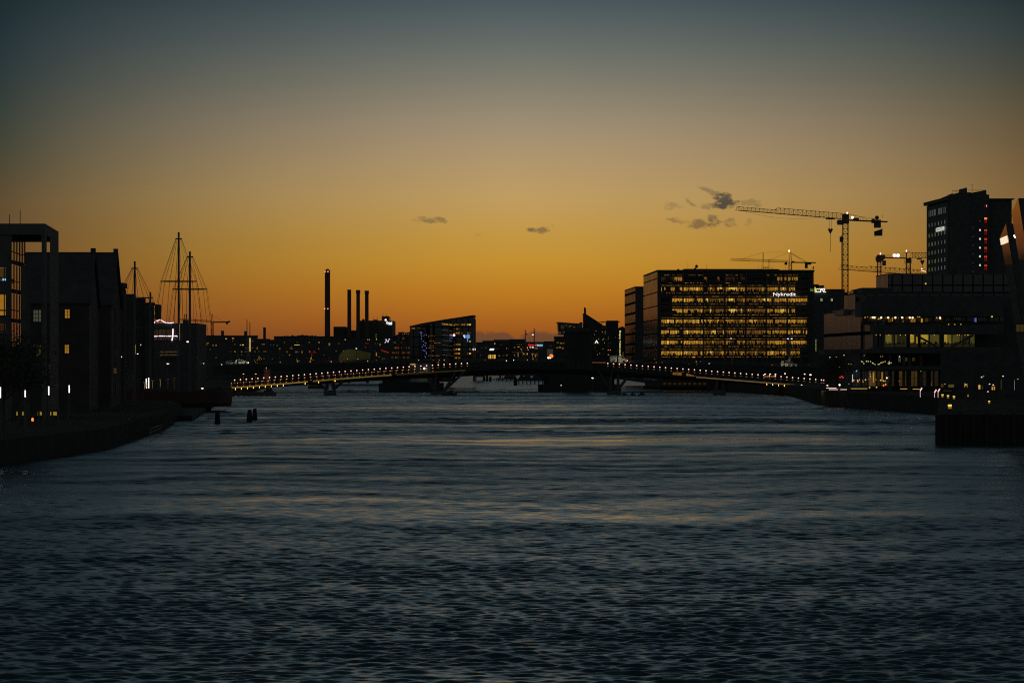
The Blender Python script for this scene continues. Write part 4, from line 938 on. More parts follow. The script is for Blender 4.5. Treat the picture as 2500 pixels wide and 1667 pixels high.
def louvre_office():
    d = 1120.; r = thing('office_building', (X(975, d), d+12, GF-1), 'lower slatted office with dim lit floors joined to the left of the rising-roof office', 'office building')
    mb = MB(); mb.slab([P(px, y, d) for px, y in [(953, 886), (953, 823), (972, 816), (1002, 809.5), (1002, 886)]][::-1], 24); mb.build('wall', gl_dark, r)
    mb = MB(); mb.box(X(971, d), X(985, d), d+6, d+12, Z(818, d), Z(810, d)); mb.build('roof_house', black, r)
    mb = MB()
    for k in range(24): px = 954+k*2.05; mb.bar(P(px, 886, d-.4), P(px, np.interp(px, [953, 972, 1002], [823, 816, 809.5]), d-.4), .07)
    mb.build('louvre_screen', steel, r)
    rng = random.Random(11)
    for y, pr, m in ((826, .25, 2), (836, .2, 3), (849, .55, 3), (861, .85, 3), (872.5, .8, 3)):
        for k in range(16):
            if rng.random() < pr: window(r, 956.5+k*2.9, y, 1.9, 4.6, d-.05, W[rng.choice([2, 3, 3, 5])], dy=.1)
    for px in (984, 988, 993, 997): window(r, px, 815.5, 2.4, 2, d-.05, W[1], dy=.1)
louvre_office()
def ramp_hut():
    d = 880.; r = thing('glass_hut', (X(1030, d), d+2, 3), 'dim glazed hut behind the footbridge, a bright lamp at its foot', 'hut')
    mb = MB(); mb.box(X(1000, d), X(1052, d), d, d+4, GF, Z(886, d)); mb.build('wall', M('hut_glass', (.10, .11, .10), .3), r)
    mb = MB(); mb.box(X(998, d), X(1054, d), d-.4, d+4.4, Z(886, d)+.01, Z(885, d)); mb.build('roof', steel, r)
    mb = MB(); mb.box(X(1001.5, d), X(1014, d), d-.5, d-.41, Z(890.3, d), Z(888.6, d)); mb.build('light_bar', E('hut_bar', (220, 190, 90), 1.1), r)
    mb = MB(); mb.ball(P(1036, 899.5, d-1), .3); mb.build('lamp', white_l, r); lamp_light(X(1036, d), d-2, Z(898, d), 120, (1, .97, .85), .3, r)
ramp_hut()
small_lamp(1003.5, 890, 872, 3, 'tiny lamp left of the dim glazed hut', dimwarm, rad=.15)

# shopping quarter in the middle distance
far_block('flat-roofed shop building left of the white lit box sign', 1158, 1183, 837, 1500, rnd=(6, 4, 1160, 1182, 845, 880, .2, pal))
far_block('shop building carrying the white lit box sign, bright shop window below', 1178, 1211, 833, 1700, rnd=(8, 4, 1180, 1208, 838, 850, .15, pal), wins=[(1193, 871, 3, 9, W[0]), (1197, 870.5, 4, 10, W[4]), (1202, 870.5, 4, 10, W[0]), (1207.5, 870.5, 5, 10, W[4]), (1208, 838.8, 2.5, 2.5, W[4]), (1171, 864.5, 7, 1.2, W[3])],
          steps=[(1205, 1211, 831)])
r = thing('box_sign', (X(1201, 1695), 1695, Z(858, 1695)), 'slanting white lit box sign on the dark shop building', 'sign')
mb = MB(); d = 1690; mb.slab([P(1194.5, 855.2, d), P(1205, 855.2, d), P(1207, 850.8, d), P(1196.5, 850.8, d)], .5); mb.build('face', signw, r)
mb = MB(); mb.slab([P(1194, 855.7, d+.5), P(1205.4, 855.7, d+.5), P(1207.6, 850.3, d+.5), P(1196, 850.3, d+.5)], .6); mb.build('casing', black, r)
far_block('shop building with low parapet between the white box sign and the lamp masts', 1206, 1245, 830.5, 1720, rnd=(8, 5, 1210, 1243, 838, 880, .22, pal), steps=[(1210.5, 1213, 829), (1209, 1234, 830)])
far_block('shop building under the left lamp mast with pale strip windows', 1243, 1284, 829.5, 1740, rnd=(12, 6, 1250, 1283, 838, 878, .25, pal), wins=[(1266, 847, 5, 1.6, W[4]), (1272, 852, 3, 1.6, W[0]), (1265, 866, 2, 10, W[1]), (1256, 867, 3, 4, W[2]), (1265, 860, 30, 1.2, dimgreen), (1279, 864, 2, 3, W[4])])
def cinema():
    d = 1650.; r = plain_block('cinema', 'dark cinema block carrying a red and pale blue lit sign', 'cinema', 1284, 1330, 836, d, 30, GL, wins=[(1294.5, 847.8, 3, 2, signw), (1300.5, 848, 5, 2.6, signw), (1306, 850.2, 2, 2, W[4]), (1311, 850.5, 4, 1.2, W[4]), (1287.5, 849, 1.6, 4, orl), (1289.5, 854, 2, 1.6, W[4]), (1287, 864, 2, 4, W[4]),
        (1302, 863.5, 10, 1.5, W[0]), (1300, 868, 1.5, 6, W[1]), (1307, 868, 2, 8, W[1]), (1301, 876, 3, 3, W[4]), (1311, 866, 1.6, 9, W[2]), (1321, 848, 2.5, 1, W[2]), (1309, 878, 3, 5, W[3])])
    r.name = 'cinema'
    text('sign', 'CinemaxX', signr, r, 1290, 1310.6, 839.6, 844.8, d-.6, bold=.04, thick=.3); text('sign', 'IMAX', signb, r, 1311.2, 1325.5, 840.6, 844.9, d-.6, bold=.04, thick=.3)
cinema()
far_block('dark block between the cinema and the building with slanted glass end', 1328, 1356, 834.5, 1600, wins=[(1343, 861, 15, 18, E('shop_front', (86, 80, 66), .35))], rnd=(4, 3, 1331, 1355, 838, 850, .1, pal))
r = thing('light_display', (X(1345, 960), 960, GF), 'orange and white star-shaped light display near the dark bridge tower', 'light display'); d = 955; rng = random.Random(2)
mb = MB()
for k in range(9):
    a = k*math.pi/4.5; mb.ball(P(1346+3.6*math.cos(a), 869+3.4*math.sin(a), d), .19, n=6)
mb.ball(P(1346, 869, d), .2, n=6); mb.build('orange_bulbs', orl, r)
mb = MB()
for px, y in ((1337.5, 873), (1340, 872.5), (1339, 875), (1343, 874)): mb.ball(P(px, y, d), .2, n=6)
mb.build('white_bulbs', white, r); mb = MB(); mb.bar((X(1345, d), d+.3, GF), P(1345, 866, d+.3), .1); mb.build('frame', steel, r)

# dark cluster behind the bridge tower
def cluster():
    d = 1150.
    r = thing('exhibition_building', (X(1400, d), d+12, GR), 'dark building with an overhanging slanted glass end, left of the pointed fin', 'building')
    mb = MB(); mb.slab([P(px, y, d) for px, y in [(1364.5, 816.5), (1361.5, 787.5), (1422, 791.8), (1422, 816.5)]], 22); mb.build('glass_end', gl_dark, r)
    mb = MB(); mb.slab([P(px, y, d-.6) for px, y in [(1359, 787.2), (1361, 786), (1422, 790.3), (1422, 792)]][::-1], 24); mb.build('roof', black, r)
    mb = MB(); mb.box(X(1378.5, d), X(1428, d), d+.5, d+22, GR, Z(815, d)); mb.build('wall', black, r)
    mb = MB(); mb.box(X(1415.5, d), X(1422.5, d), d+3, d+9, Z(792, d), Z(786.5, d)); mb.build('roof_house', black, r)
    window(r, 1373.5, 798.5, 9, 9, d-.02, dimwarm, 3, 3); window(r, 1367, 812.5, 6, 3, d-.02, W[2], 2, 1)
    for px, y in ((1382, 794.5), (1390, 797), (1397, 803), (1401.5, 798.5), (1399, 801), (1384, 822), (1377, 811), (1394, 795)): window(r, px, y, 1.4, 1.2, d-.02, W[4])
    far_block('low dark block with rows of greenish lit windows, left of the bridge tower', 1353, 1380, 823.5, 1130, wins=[(1362, 837, 7, 3, W[3]), (1370, 838, 6, 2.4, W[1]), (1360, 849, 5, 3.5, W[2]), (1367, 848, 6, 3, W[1]), (1374, 850, 5, 4, W[2]), (1362, 835, 2, 1.2, W[4]), (1376, 838, 3, 2, W[1])], rnd=(5, 3, 1354, 1378, 858, 882, .2, pal))
    r = thing('finned_building', (X(1448, d), d+12, GR), 'dark building with tall pointed fin and steep slanting roof behind the bridge tower', 'building')
    mb = MB(); mb.slab([P(px, y, d+2) for px, y in [(1426, 884), (1426, 765), (1430.5, 767.5), (1470, 794), (1484, 796), (1484, 884)]][::-1], 20); mb.build('wall', black, r)
    mb = MB(); mb.slab([P(px, y, d+1.9) for px, y in [(1426.1, 766), (1426.1, 749.5), (1430.8, 752.3), (1430.8, 768.4)]][::-1], 3); mb.build('fin', black, r)
    mb = MB(); mb.slab([P(px, y, d+1.7) for px, y in [(1425.2, 766.3), (1425.2, 764.5), (1431, 766.5), (1471, 792.5), (1470, 794)]][::-1], 21); mb.build('roof', roof, r)
    mb = MB(); mb.bar(P(1463, 785.3, d+3), P(1513.5, 785.6, d+3), .22); mb.bar(P(1468, 791, d+3), P(1473, 785.5, d+3), .14); mb.build('roof_rail', steel, r)
    rng = random.Random(9)
    for k in range(26): window(r, rng.uniform(1447, 1481), rng.uniform(800, 870), 1.3, 1.3, d+1.95, rng.choice([W[4], W[3], W[3], dimgreen]))
    text('letter_sign', 'A', signw, r, 1452, 1461, 830.5, 838, d+1.8, bold=.02)
    r = thing('hotel_block', (X(1496, d), d+12, GR), 'plain dark tower block between the pointed fin and the yellow upright sign', 'building')
    mb = MB(); mb.box(X(1482.5, d), X(1509.5, d), d, d+20, GR, Z(784, d)); mb.build('wall', black, r)
    mb = MB(); mb.box(X(1482, d), X(1509.8, d), d-.3, d+20.3, Z(784, d)+.01, Z(782.6, d)); mb.build('roof', roof, r)
    for px, y, m in ((1485, 823.5, W[2]), (1485, 827.5, W[2]), (1490, 838, dimwarm), (1485, 838, dimwarm), (1485, 854.5, orl), (1490, 854.5, orl), (1502, 823.5, dimgreen), (1485, 865.7, W[4]), (1486, 845, dimwarm)): window(r, px, y, 2, 1.8, d-.02, m)
    r = thing('gabled_house', (X(1517, d), d+12, GR), 'narrow dark gabled house with a tall yellow upright sign on its front', 'building')
    mb = MB(); mb.slab([P(px, y, d+1) for px, y in [(1509.8, 884), (1509.8, 801), (1520, 796.5), (1526.5, 801), (1526.5, 884)]][::-1], 16); mb.build('wall', black, r)
    text('upright_sign', 'Enjoy Network', signy, r, 1511, 1515.8, 807, 871, d+.9, vert=True, bold=.01)
    window(r, 1521, 866, 4, 14, d+.98, dimwarm, 2, 3)
cluster()

# ------------------------------------------------------------------ the large lit office block
def lit_office():
    d = 1000.; r = thing('office_block', (X(1796, d), d+30, GR), 'huge dark office block with eight rows of warm lit floors and white lit name', 'office block')
    A = (X(1605, d), d); B = (X(1987, d), d); dl = 1059.; Lc = (X(1571, dl), dl); Bc = (X(1987, d)+3.5, dl)
    z0 = GR+.0; zt = Z(659, d)
    mb = MB(); ln = Vector((A[0]-Lc[0], A[1]-Lc[1], 0))
    mb.quad((Lc[0], Lc[1], z0), (A[0], A[1], z0), (A[0], A[1], zt-.6), (Lc[0], Lc[1], zt-.6)); mb.build('side_wall', gl_office, r)
    mb = MB(); mb.prism([(A[0]+.05, A[1]+3.4), (B[0], B[1]+3.4), (Bc[0], Bc[1]), (Lc[0]+.15, Lc[1])], z0, zt-.8); mb.build('core', black, r)
    mb = MB(); mb.prism([(A[0]-.05, A[1]-.3), (B[0]+.2, B[1]-.3), (Bc[0]+.2, Bc[1]), (Lc[0]-.05, Lc[1])], zt-.6, zt); rf = mb.build('roof', black, r)
    mb = MB(); mb.slab([P(px, y, d+6) for px, y in [(1664, 659.5), (1670, 656.3), (1899, 656.8), (1908, 660)]], 40); mb.build('penthouse', black, rf)
    mb = MB(); mb.slab([P(px, y, d+4) for px, y in [(1651, 660), (1656, 656), (1661, 660)]], 4); mb.build('roof_vent', steel, rf)
    mb = MB(); mb.ball(P(1700.5, 650.5, d+8), .5, sq=1.2, n=12); mb.cyl(X(1700.5, d), d+8, Z(656, d), Z(652, d), .35); mb.build('dome', black, rf)
    mb = MB(); mb.box(X(1681, d), X(1690, d), d+8, d+11, Z(656.6, d), Z(654.4, d)); mb.build('roof_house', black, rf)
    for px, t in ((1679.5, 638), (1724.5, 645), (1851, 647), (1859, 650), (1883.5, 652), (1917.5, 651), (1887, 652)): mb = MB(); mb.bar(P(px, 657, d+8), P(px, t, d+8), .07, r2=.04); mb.build('antenna', steel, rf)
    for px, t in ((1862.8, 616.5), (1877.5, 632)): mb = MB(); mb.bar(P(px, 656.5, d+9), P(px, t, d+9), .12); mb.build('derrick_post', steel, rf)
    mb = MB(); mb.bar(P(1862.8, 654.5, d+9), P(1877.5, 654.5, d+9), .12); mb.bar(P(1862.8, 652.3, d+9), P(1877.5, 652.3, d+9), .08); mb.build('derrick_frame', steel, rf)
    # closed wall pieces of the front
    ys = [681, 706, 733, 759, 784.8, 811, 836.3, 862]      # centres of the window bands
    hh = 4.6                                              # half height
    mb = MB()
    for i, y in enumerate(ys+[885]):
        # spandrel from the lower light slot of the floor above to the upper slot of this floor
        top = (ys[i-1]+12.0) if i else 659.2; bot = (y-9.8) if i < 8 else 886
        if i < 8: mb.box(A[0], B[0], d+.5, d+.8, Z(bot, d), Z(top, d))
        if i < 8:
            mb.box(A[0], B[0], d+.5, d+.8, Z(y-hh, d), Z(y-8.6, d)); mb.box(A[0], B[0], d+.5, d+.8, Z(y+8.8, d)+.0, Z(y+hh, d))
    mb.box(A[0], X(1614, d), d+.45, d+.85, z0, zt-.6); mb.box(X(1973.5, d), B[0], d+.45, d+.85, z0, zt-.6)
    mb.box(A[0]+.2, B[0]-.2, d+2.5, d+2.7, z0, Z(874.2, d)); mb.build('spandrel', black, r)
    cols = [1668, 1718, 1770.5, 1821.7, 1871.7, 1923]
    for px in cols: mb = MB(); mb.box(X(px-1.3, d), X(px+1.3, d), d-.25, d+.49, z0, zt-.61); mb.build('pier', steel, r)
    for px in (1978, 1983.5): mb = MB(); mb.box(X(px-.5, d), X(px+.5, d), d-.1, d+.44, z0, zt-.61); mb.build('pier', pole, r)
    mb = MB()
    for y in ys: mb.box(A[0]+.5, B[0]-.3, d-.5, d-.38, Z(y-11.6, d), Z(y-12.3, d)); mb.box(A[0]+.5, B[0]-.3, d-.5, d-.38, Z(y+7.0, d), Z(y+5.8, d))
    mb.build('gallery_rail', steel, r)
    rng = random.Random(21)
    bays = [(1615.5, 1666.5)]+[(cols[k]+1.5, cols[k+1]-1.5) for k in range(5)]+[(1924.5, 1972.5)]
    dark_cells = {(0, 1): 0, (0, 2): .35, (0, 3): .5, (0, 4): .35, (2, 0): .5, (3, 0): .55}
    tones = [[0, 0, 1], [0, 1, 0], [3, 2, 3], [2, 3, 1], [3, 2, 2], [1, 0, 1], [1, 0, 0]]
    for i, y in enumerate(ys):
        for j, (p0, p1) in enumerate(bays):
            mats = W+[black, dimgreen, strip]; mb = MB(); zt_, zb_ = Z(y-hh, d), Z(y+hh, d); px = p0
            lo = p0; hi = p1
            if (i, j) in ((2, 0), (3, 0)): lo = p0+27
            if i in (1, 3) and j == 6: hi = p0+18
            if i == 0 and j == 6: hi = p0+25
            if i == 6 and j == 6: hi = p1-2
            if i == 7 and j == 6: hi = p0+30
            px = lo
            while px < hi-.8:
                w = min(rng.choice([1.3, 2.2, 3.4, 5., 6.6]), hi-px); q = rng.random()
                t = rng.choice(tones[j]); mi = t
                if i == 0: mi = {0: 5 if px < lo+25 else 1, 1: 6, 2: 6 if rng.random() < .8 else 2, 3: 5, 4: 6, 5: 1 if px > lo+20 else 6, 6: 1}[j] if q > .15 else 6
                elif q < .10: mi = 6
                elif q < .17: mi = 4
                if j in (2, 3, 4) and i and q > .93: mi = 0
                yy = d+2.4+rng.random()*.6
                if mi != 6: mb.quad((X(px, d), yy, zb_-.1), (X(px+w-.12, d), yy, zb_-.1), (X(px+w-.12, d), yy, zt_+.1), (X(px, d), yy, zt_+.1), mi)
                px += w
            if i and j in (3,) and i in (1, 2, 3): mb.quad((X(p0+8, d), d+1.8, zb_+.4), (X(p0+27-8*(i == 2), d), d+1.8, zb_+.4), (X(p0+27-8*(i == 2), d), d+1.8, zt_), (X(p0+8, d), d+1.8, zt_), 4)
            # furniture and people before the light
            for k in range(int((hi-lo)*.55)):
                qx = rng.uniform(lo, hi-1); ww = rng.uniform(.5, 2.6); h_ = rng.uniform(.25, .62) if j in (2, 3, 4) else rng.uniform(.1, .42)
                mb.box(X(qx, d), X(qx+ww, d), d+1.1, d+1.3, zb_-.05, zb_+h_*(zt_-zb_), 6)
            if i == 3 and j == 0: mb.box(X(1638, d), X(1652, d), d+1, d+1.4, zb_, zb_+.8, 6)
            if i == 3 and j == 1: mb.box(X(1679, d), X(1686, d), d+1, d+1.4, zb_, zb_+1., 6); mb.box(X(1695, d), X(1703, d), d+1, d+1.4, zb_, zb_+1., 6)
            if i == 7:
                for k in range(7): mb.box(X(p0+4+k*5, d), X(p0+6.5+k*5, d), d+1, d+1.2, zb_+.45, zb_+.75, 6)
            # mullions
            for k in range(1, 8): xx = X(p0+(p1-p0)*k/8, d); mb.box(xx-.06, xx+.06, d+.55, d+.65, zb_, zt_, 6)
            # ceiling lights in the slot above, glow of the floor in the slot below
            if not (i == 0 and j in (2, 4)):
                n_ = 8
                for k in range(n_):
                    a = lo+(hi-lo)*(k+.08)/n_; b = lo+(hi-lo)*(k+.92)/n_
                    if rng.random() < (.55 if i == 0 else .88):
                        br = rng.random() < .35; mb.quad((X(a, d), d+1.2, Z(y-9., d)), (X(b, d), d+1.2, Z(y-9., d)), (X(b, d), d+1.2, Z(y-9.7 if br else y-9.45, d)), (X(a, d), d+1.2, Z(y-9.7 if br else y-9.45, d)), 0 if br else (2 if j in (2, 3, 4) else 1))
                n_ = 14
                for k in range(n_):
                    a = lo+(hi-lo)*k/n_; b = lo+(hi-lo)*(k+rng.uniform(.4, .98))/n_
                    if rng.random() < (.3 if i == 0 else .72): mb.quad((X(a, d), d+1.2, Z(y+10.0, d)), (X(b, d), d+1.2, Z(y+10.0, d)), (X(b, d), d+1.2, Z(y+9.0, d)), (X(a, d), d+1.2, Z(y+9.0, d)), rng.choice([0, 1, 1, 2, 3]))
            if mb.v: mb.build('window', mats, r)
    text('sign', 'Nykredit', signw, r, 1888, 1943, 714.3, 724.8, d-1.2, bold=.0, thick=.25)
    # slanting struts and ground floor columns
    for k in range(8): px = 1632+k*46; mb = MB(); mb.bar(P(px, 885, d+.3), P(px, 872.5, d+.3), .22); mb.build('column', steel, r)
    for px, t in ((1693, 871.5),): mb = MB(); mb.box(X(1690.5, d), X(1697, d), d-.2, d, Z(872.6, d), Z(871.3, d)); mb.build('door_light', orl, r)
    for px, y, m in ((1710, 882, bluel), (1598, 876, W[3]), (1700, 882, W[4])): mb = MB(); mb.ball(P(px, y, d-1.5), .22); mb.build('lamp', m, r)
    # lean canopy struts
    mb = MB()
    for k in range(9): px = 1765+k*23.5; mb.bar(P(px, 874, d-3), P(px+7, 884, d-3), .10)
    mb.build('canopy_struts', pole, r)
lit_office()
def left_office_slab():
    d = 1130.; dl = 1186.; r = thing('office_block', (X(1550, d), d+25, GR), 'narrower dark office slab directly left of the huge lit office block', 'office block')
    A = (X(1551, d), d); L_ = (X(1525, dl), dl); B = (X(1576, d), d); zt = Z(701.5, d)
    mb = MB(); mb.quad((L_[0], L_[1], GR), (A[0], A[1], GR), (A[0], A[1], zt), (L_[0], L_[1], zt)); mb.build('side_wall', facade_glass('banded_side_glass', 2.0, 3.9, (.10, .075, .055), .22, .22), r)
    mb = MB(); mb.prism([(A[0]+.02, A[1]), B, (B[0]+2, dl), (L_[0]+.1, L_[1])], GR, zt-.01); mb.build('wall', black, r)
    mb = MB(); mb.prism([(A[0]-.1, A[1]-.1), (B[0], B[1]-.1), (B[0]+2, dl+.1), (L_[0]-.1, L_[1])], zt, zt+.35); mb.build('roof', black, r)
left_office_slab()
def right_hotel():
    d = 1150.
    r = plain_block('hotel', 'dark hotel right of the huge lit office, with lit name on roof edge', 'hotel', 1985, 2062, 708, d, 25, GR,
                    steps=[(1985, 1999, 694), (1985, 2012, 696.5)], wins=[(2005.5, 732, 5, 6.5, E('win_green', (210, 215, 150), .55, var=.2), 2, 2), (2030.8, 732, 5, 6.5, MATS['win_green'], 2, 2)])
    mb = MB(); mb.slab([P(px, y, d+4) for px, y in [(2040, 708.4), (2052, 711), (2085, 716.5), (2085, 740), (2040, 740)]][::-1], 12); mb.build('sloped_wing', black, r)
    text('sign', 'ic', signg, r, 1978.8, 1986.2, 703.8, 711, 996, bold=.02, thick=.2)
    text('sign', 'ke', signy, r, 1989, 2000, 701, 711.3, d-.7, bold=.035, thick=.2); text('sign', 'yo', signw, r, 2000.3, 2014.3, 703.8, 713.8, d-.7, bold=.035, thick=.2)
    mb = MB(); mb.box(X(1989, d), X(2004, d), d-.7, d-.5, Z(713.8, d), Z(712.2, d)); mb.box(X(2009, d), X(2016, d), d-.7, d-.5, Z(713.8, d), Z(712.2, d)); mb.build('sign_underline', signw, r)
right_hotel()
mb = MB(); d = 985
r = thing('upright_banner', (X(1991.5, d), d, GR), 'narrow upright sign with dim yellow lettering, right foot of the huge lit office', 'sign')
mb.box(X(1989.6, d), X(1994.2, d), d, d+.3, GR, Z(827, d)); mb.build('panel', black, r)
for k in range(9):
    mb = MB(); z = 829+k*3.3; mb.bar(P(1990.6, z, d-.1), P(1993, z, d-.1), .1); mb.bar(P(1990.6 if k % 2 else 1993, z, d-.1), P(1992, z+2, d-.1), .08); mb.build('letter', E('banner_letters', (190, 190, 120), .45), r)

# ------------------------------------------------------------------ cranes
def lattice(mb, p, q, w, h, n, r=.09, tri=True, r2=None):
    """open girder from p to q; one top chord, two lower ones"""
    p = Vector(p); q = Vector(q); dv = (q-p).normalized(); side = dv.cross(Vector((0, 0, 1)))
    if side.length < .1: side = Vector((1, 0, 0))
    side.normalize(); up_ = side.cross(dv).normalized()
    if up_.z < 0 and abs(dv.z) < .9: up_ = -up_
    if abs(dv.z) > .9:   # a vertical tower, four chords
        up_ = dv.cross(side).normalized(); cs = [(-.5, -.5), (.5, -.5), (.5, .5), (-.5, .5)]
        C = [side*(a*w)+up_*(b*h) for a, b in cs]
        for c in C: mb.bar(p+c, q+c, r*1.3)
        for k in range(n):
            a = p+(q-p)*(k/n); b = p+(q-p)*((k+1)/n)
            for m_ in range(4):
                c0, c1 = C[m_], C[(m_+1) % 4]
                if k % 2: c0, c1 = c1, c0
                mb.bar(a+c0, b+c1, r*.7, n=3); mb.bar(b+c0, b+c1, r*.6, n=3)
        return
    top = up_*h
    mb.bar(p+top, q+top, r*1.1); mb.bar(p-side*w/2, q-side*w/2, r); mb.bar(p+side*w/2, q+side*w/2, r)
    for k in range(n):
        a = p+(q-p)*(k/n); b = p+(q-p)*((k+1)/n); m_ = (a+b)/2
        for s in (-1, 1):
            o = side*(w/2*s); mb.bar(a+o, m_+top, r*.6, n=3); mb.bar(m_+top, b+o, r*.6, n=3)
def hook(root, x, y, z0, z1, z2=None):
    mb = MB(); mb.bar((x-.35, y, z0), (x-.35, y, z1+.9), .05, n=3); mb.bar((x+.35, y, z0), (x+.35, y, z1+.9), .05, n=3)
    if z2: mb.bar((x, y, z1), (x, y, z2), .09, n=4)
    h = mb.build('hoist_rope', steel, root)
    mb = MB(); mb.slab([Vector(v) for v in [(x-.95, y, z1+1.2), (x-.5, y, z1+1.6), (x, y, z1+1.25), (x+.5, y, z1+1.6), (x+.95, y, z1+1.2), (x, y, z1-.6)]][::-1], .4); mb.build('hook_block', cranem, root)
def crane_a():
    d = 1100.; dt = 1045.; x = X(2064, d); r = thing('tower_crane', (x, d, GR), 'tallest tower crane, long jib reaching left, a flag hung under its rear arm', 'crane', 'tower cranes')
    mb = MB(); lattice(mb, (x, d, GR), (x, d, Z(546, d)), 1.9, 1.9, 30, .12); mb.build('mast', cranem, r)
    p = Vector((x-1, d-1, Z(535, d))); q = P(1799, 513.5, dt); m_ = p+(q-p)*.625
    mb = MB(); lattice(mb, p, m_, 1.6, 2.0, 15, .10); lattice(mb, m_, q, 1.4, 1.25, 10, .09); t = Vector((0, 0, 1))
    mb.bar(m_+t*2.0, m_+(q-m_)*.08+t*1.25, .1); mb.build('jib', cranem, r)
    mb = MB(); mb.bar(q+Vector((-.2, 0, -.1)), q+Vector((-.2, 0, 1.2)), .07); mb.bar(q+Vector((-.2, 0, 1.2)), q+Vector((1.2, .1, 1.3)), .05); mb.build('jib_end', cranem, r)
    prev = None; mb = MB()
    for k in range(13):
        u = k/12; c = q+(p-q)*(.05+.75*u); c = c-Vector((0, 0, 2.0*4*u*(1-u)*.75)); mb.bar(prev, c, .035, n=3) if prev else None; prev = c
    mb.build('slack_rope', steel, r)
    mb = MB(); mb.box(X(2043.5, d), X(2058, d), d-2.6, d-.6, Z(549.5, d), Z(537.5, d)); cb = mb.build('cab', steel, r)
    mb = MB(); mb.box(X(2041.8, d), X(2043.4, d), d-2.6, d-.6, Z(546, d), Z(540, d)); mb.build('cab_window', glassd, cb)
    mb = MB(); mb.slab([P(px, y, d-1) for px, y in [(2057, 546), (2057, 523), (2062, 521.5), (2073, 523), (2073, 546)]][::-1], 2); mb.build('slewing_head', cranem, r)
    e = P(2166, 541.5, d+15); s_ = P(2072, 537.5, d+1); mb = MB(); mb.bar(s_, e, .33); mb.bar(s_+Vector((0, 1.4, 0)), e+Vector((0, 1.4, 0)), .33); mb.build('rear_arm', cranem, r)
    mb = MB(); a = s_+Vector((0, 0, 1.9)); b = P(2135, 533.5, d+12); mb.bar(a, b, .05)
    for k in range(9): c = s_+(e-s_)*(k*.075); mb.bar(c, c+Vector((0, 0, 1.05)), .04)
    mb.bar(s_+Vector((0, 0, 2.3)), P(2118, 534.5, d+9), .07); mb.build('rear_rail', cranem, r)
    mb = MB(); mb.box(X(2145.5, d), X(2161, d), d+12.5, d+15, Z(552, d), Z(532.5, d)); mb.build('counterweight', conc, r)
    mb = MB(); mb.box(X(2137.5, d), X(2145, d), d+11, d+13, Z(541, d), Z(530.5, d)); mb.ball(P(2141, 531.5, d+12), .8); mb.build('winch', steel, r)
    mb = MB(); mb.bar(P(2155, 533, d+13), P(2155, 523.5, d+13), .06); mb.build('rear_mast', steel, r)
    mb = MB(); mb.box(X(2085, d), X(2100, d), d+4, d+5, Z(536, d), Z(530.5, d)); mb.build('machinery_box', steel, r)
    mb = MB(); mb.ball(P(2081, 531, d-1), .5); mb.build('floodlight', E('crane_flood', (255, 245, 200), 2.2), r); mb = MB(); mb.ball(P(2068.5, 520.5, d), .28, sq=1.5); mb.build('warning_light', E('aviation', (255, 200, 170), 2.5), r)
    hx = X(2027.5, 1085); mb = MB(); mb.box(hx-1.6, hx+1.6, 1084, 1086.5, Z(535.6, 1085), Z(533.3, 1085)); mb.build('trolley', steel, r)
    hook(r, hx, 1085, Z(536, 1085), Z(568, 1085), Z(615, 1085))
    mb = MB(); mb.slab([P(px, y, d+3) for px, y in [(2134, 565.3), (2154.3, 558.5), (2153.8, 575.8), (2134.4, 576.3)]], .06); fl = mb.build('flag', M('flag_cloth', (.06, .05, .05), .9), r)
    mb = MB(); mb.bar(P(2154.5, 552, d+3), P(2154.2, 578, d+3), .04); mb.build('flag_rope', steel, fl)
    mb = MB(); mb.bar((X(2054.3, d), d-1.3, GR), P(2054.6, 573.5, d-1.3), .14); mb.build('lift_rail', cranem, r)
    mb = MB(); mb.box(X(2049, d), X(2054.5, d), d-2.4, d-1, Z(591.5, d), Z(578.5, d)); mb.build('lift_cage', steel, r)
crane_a()
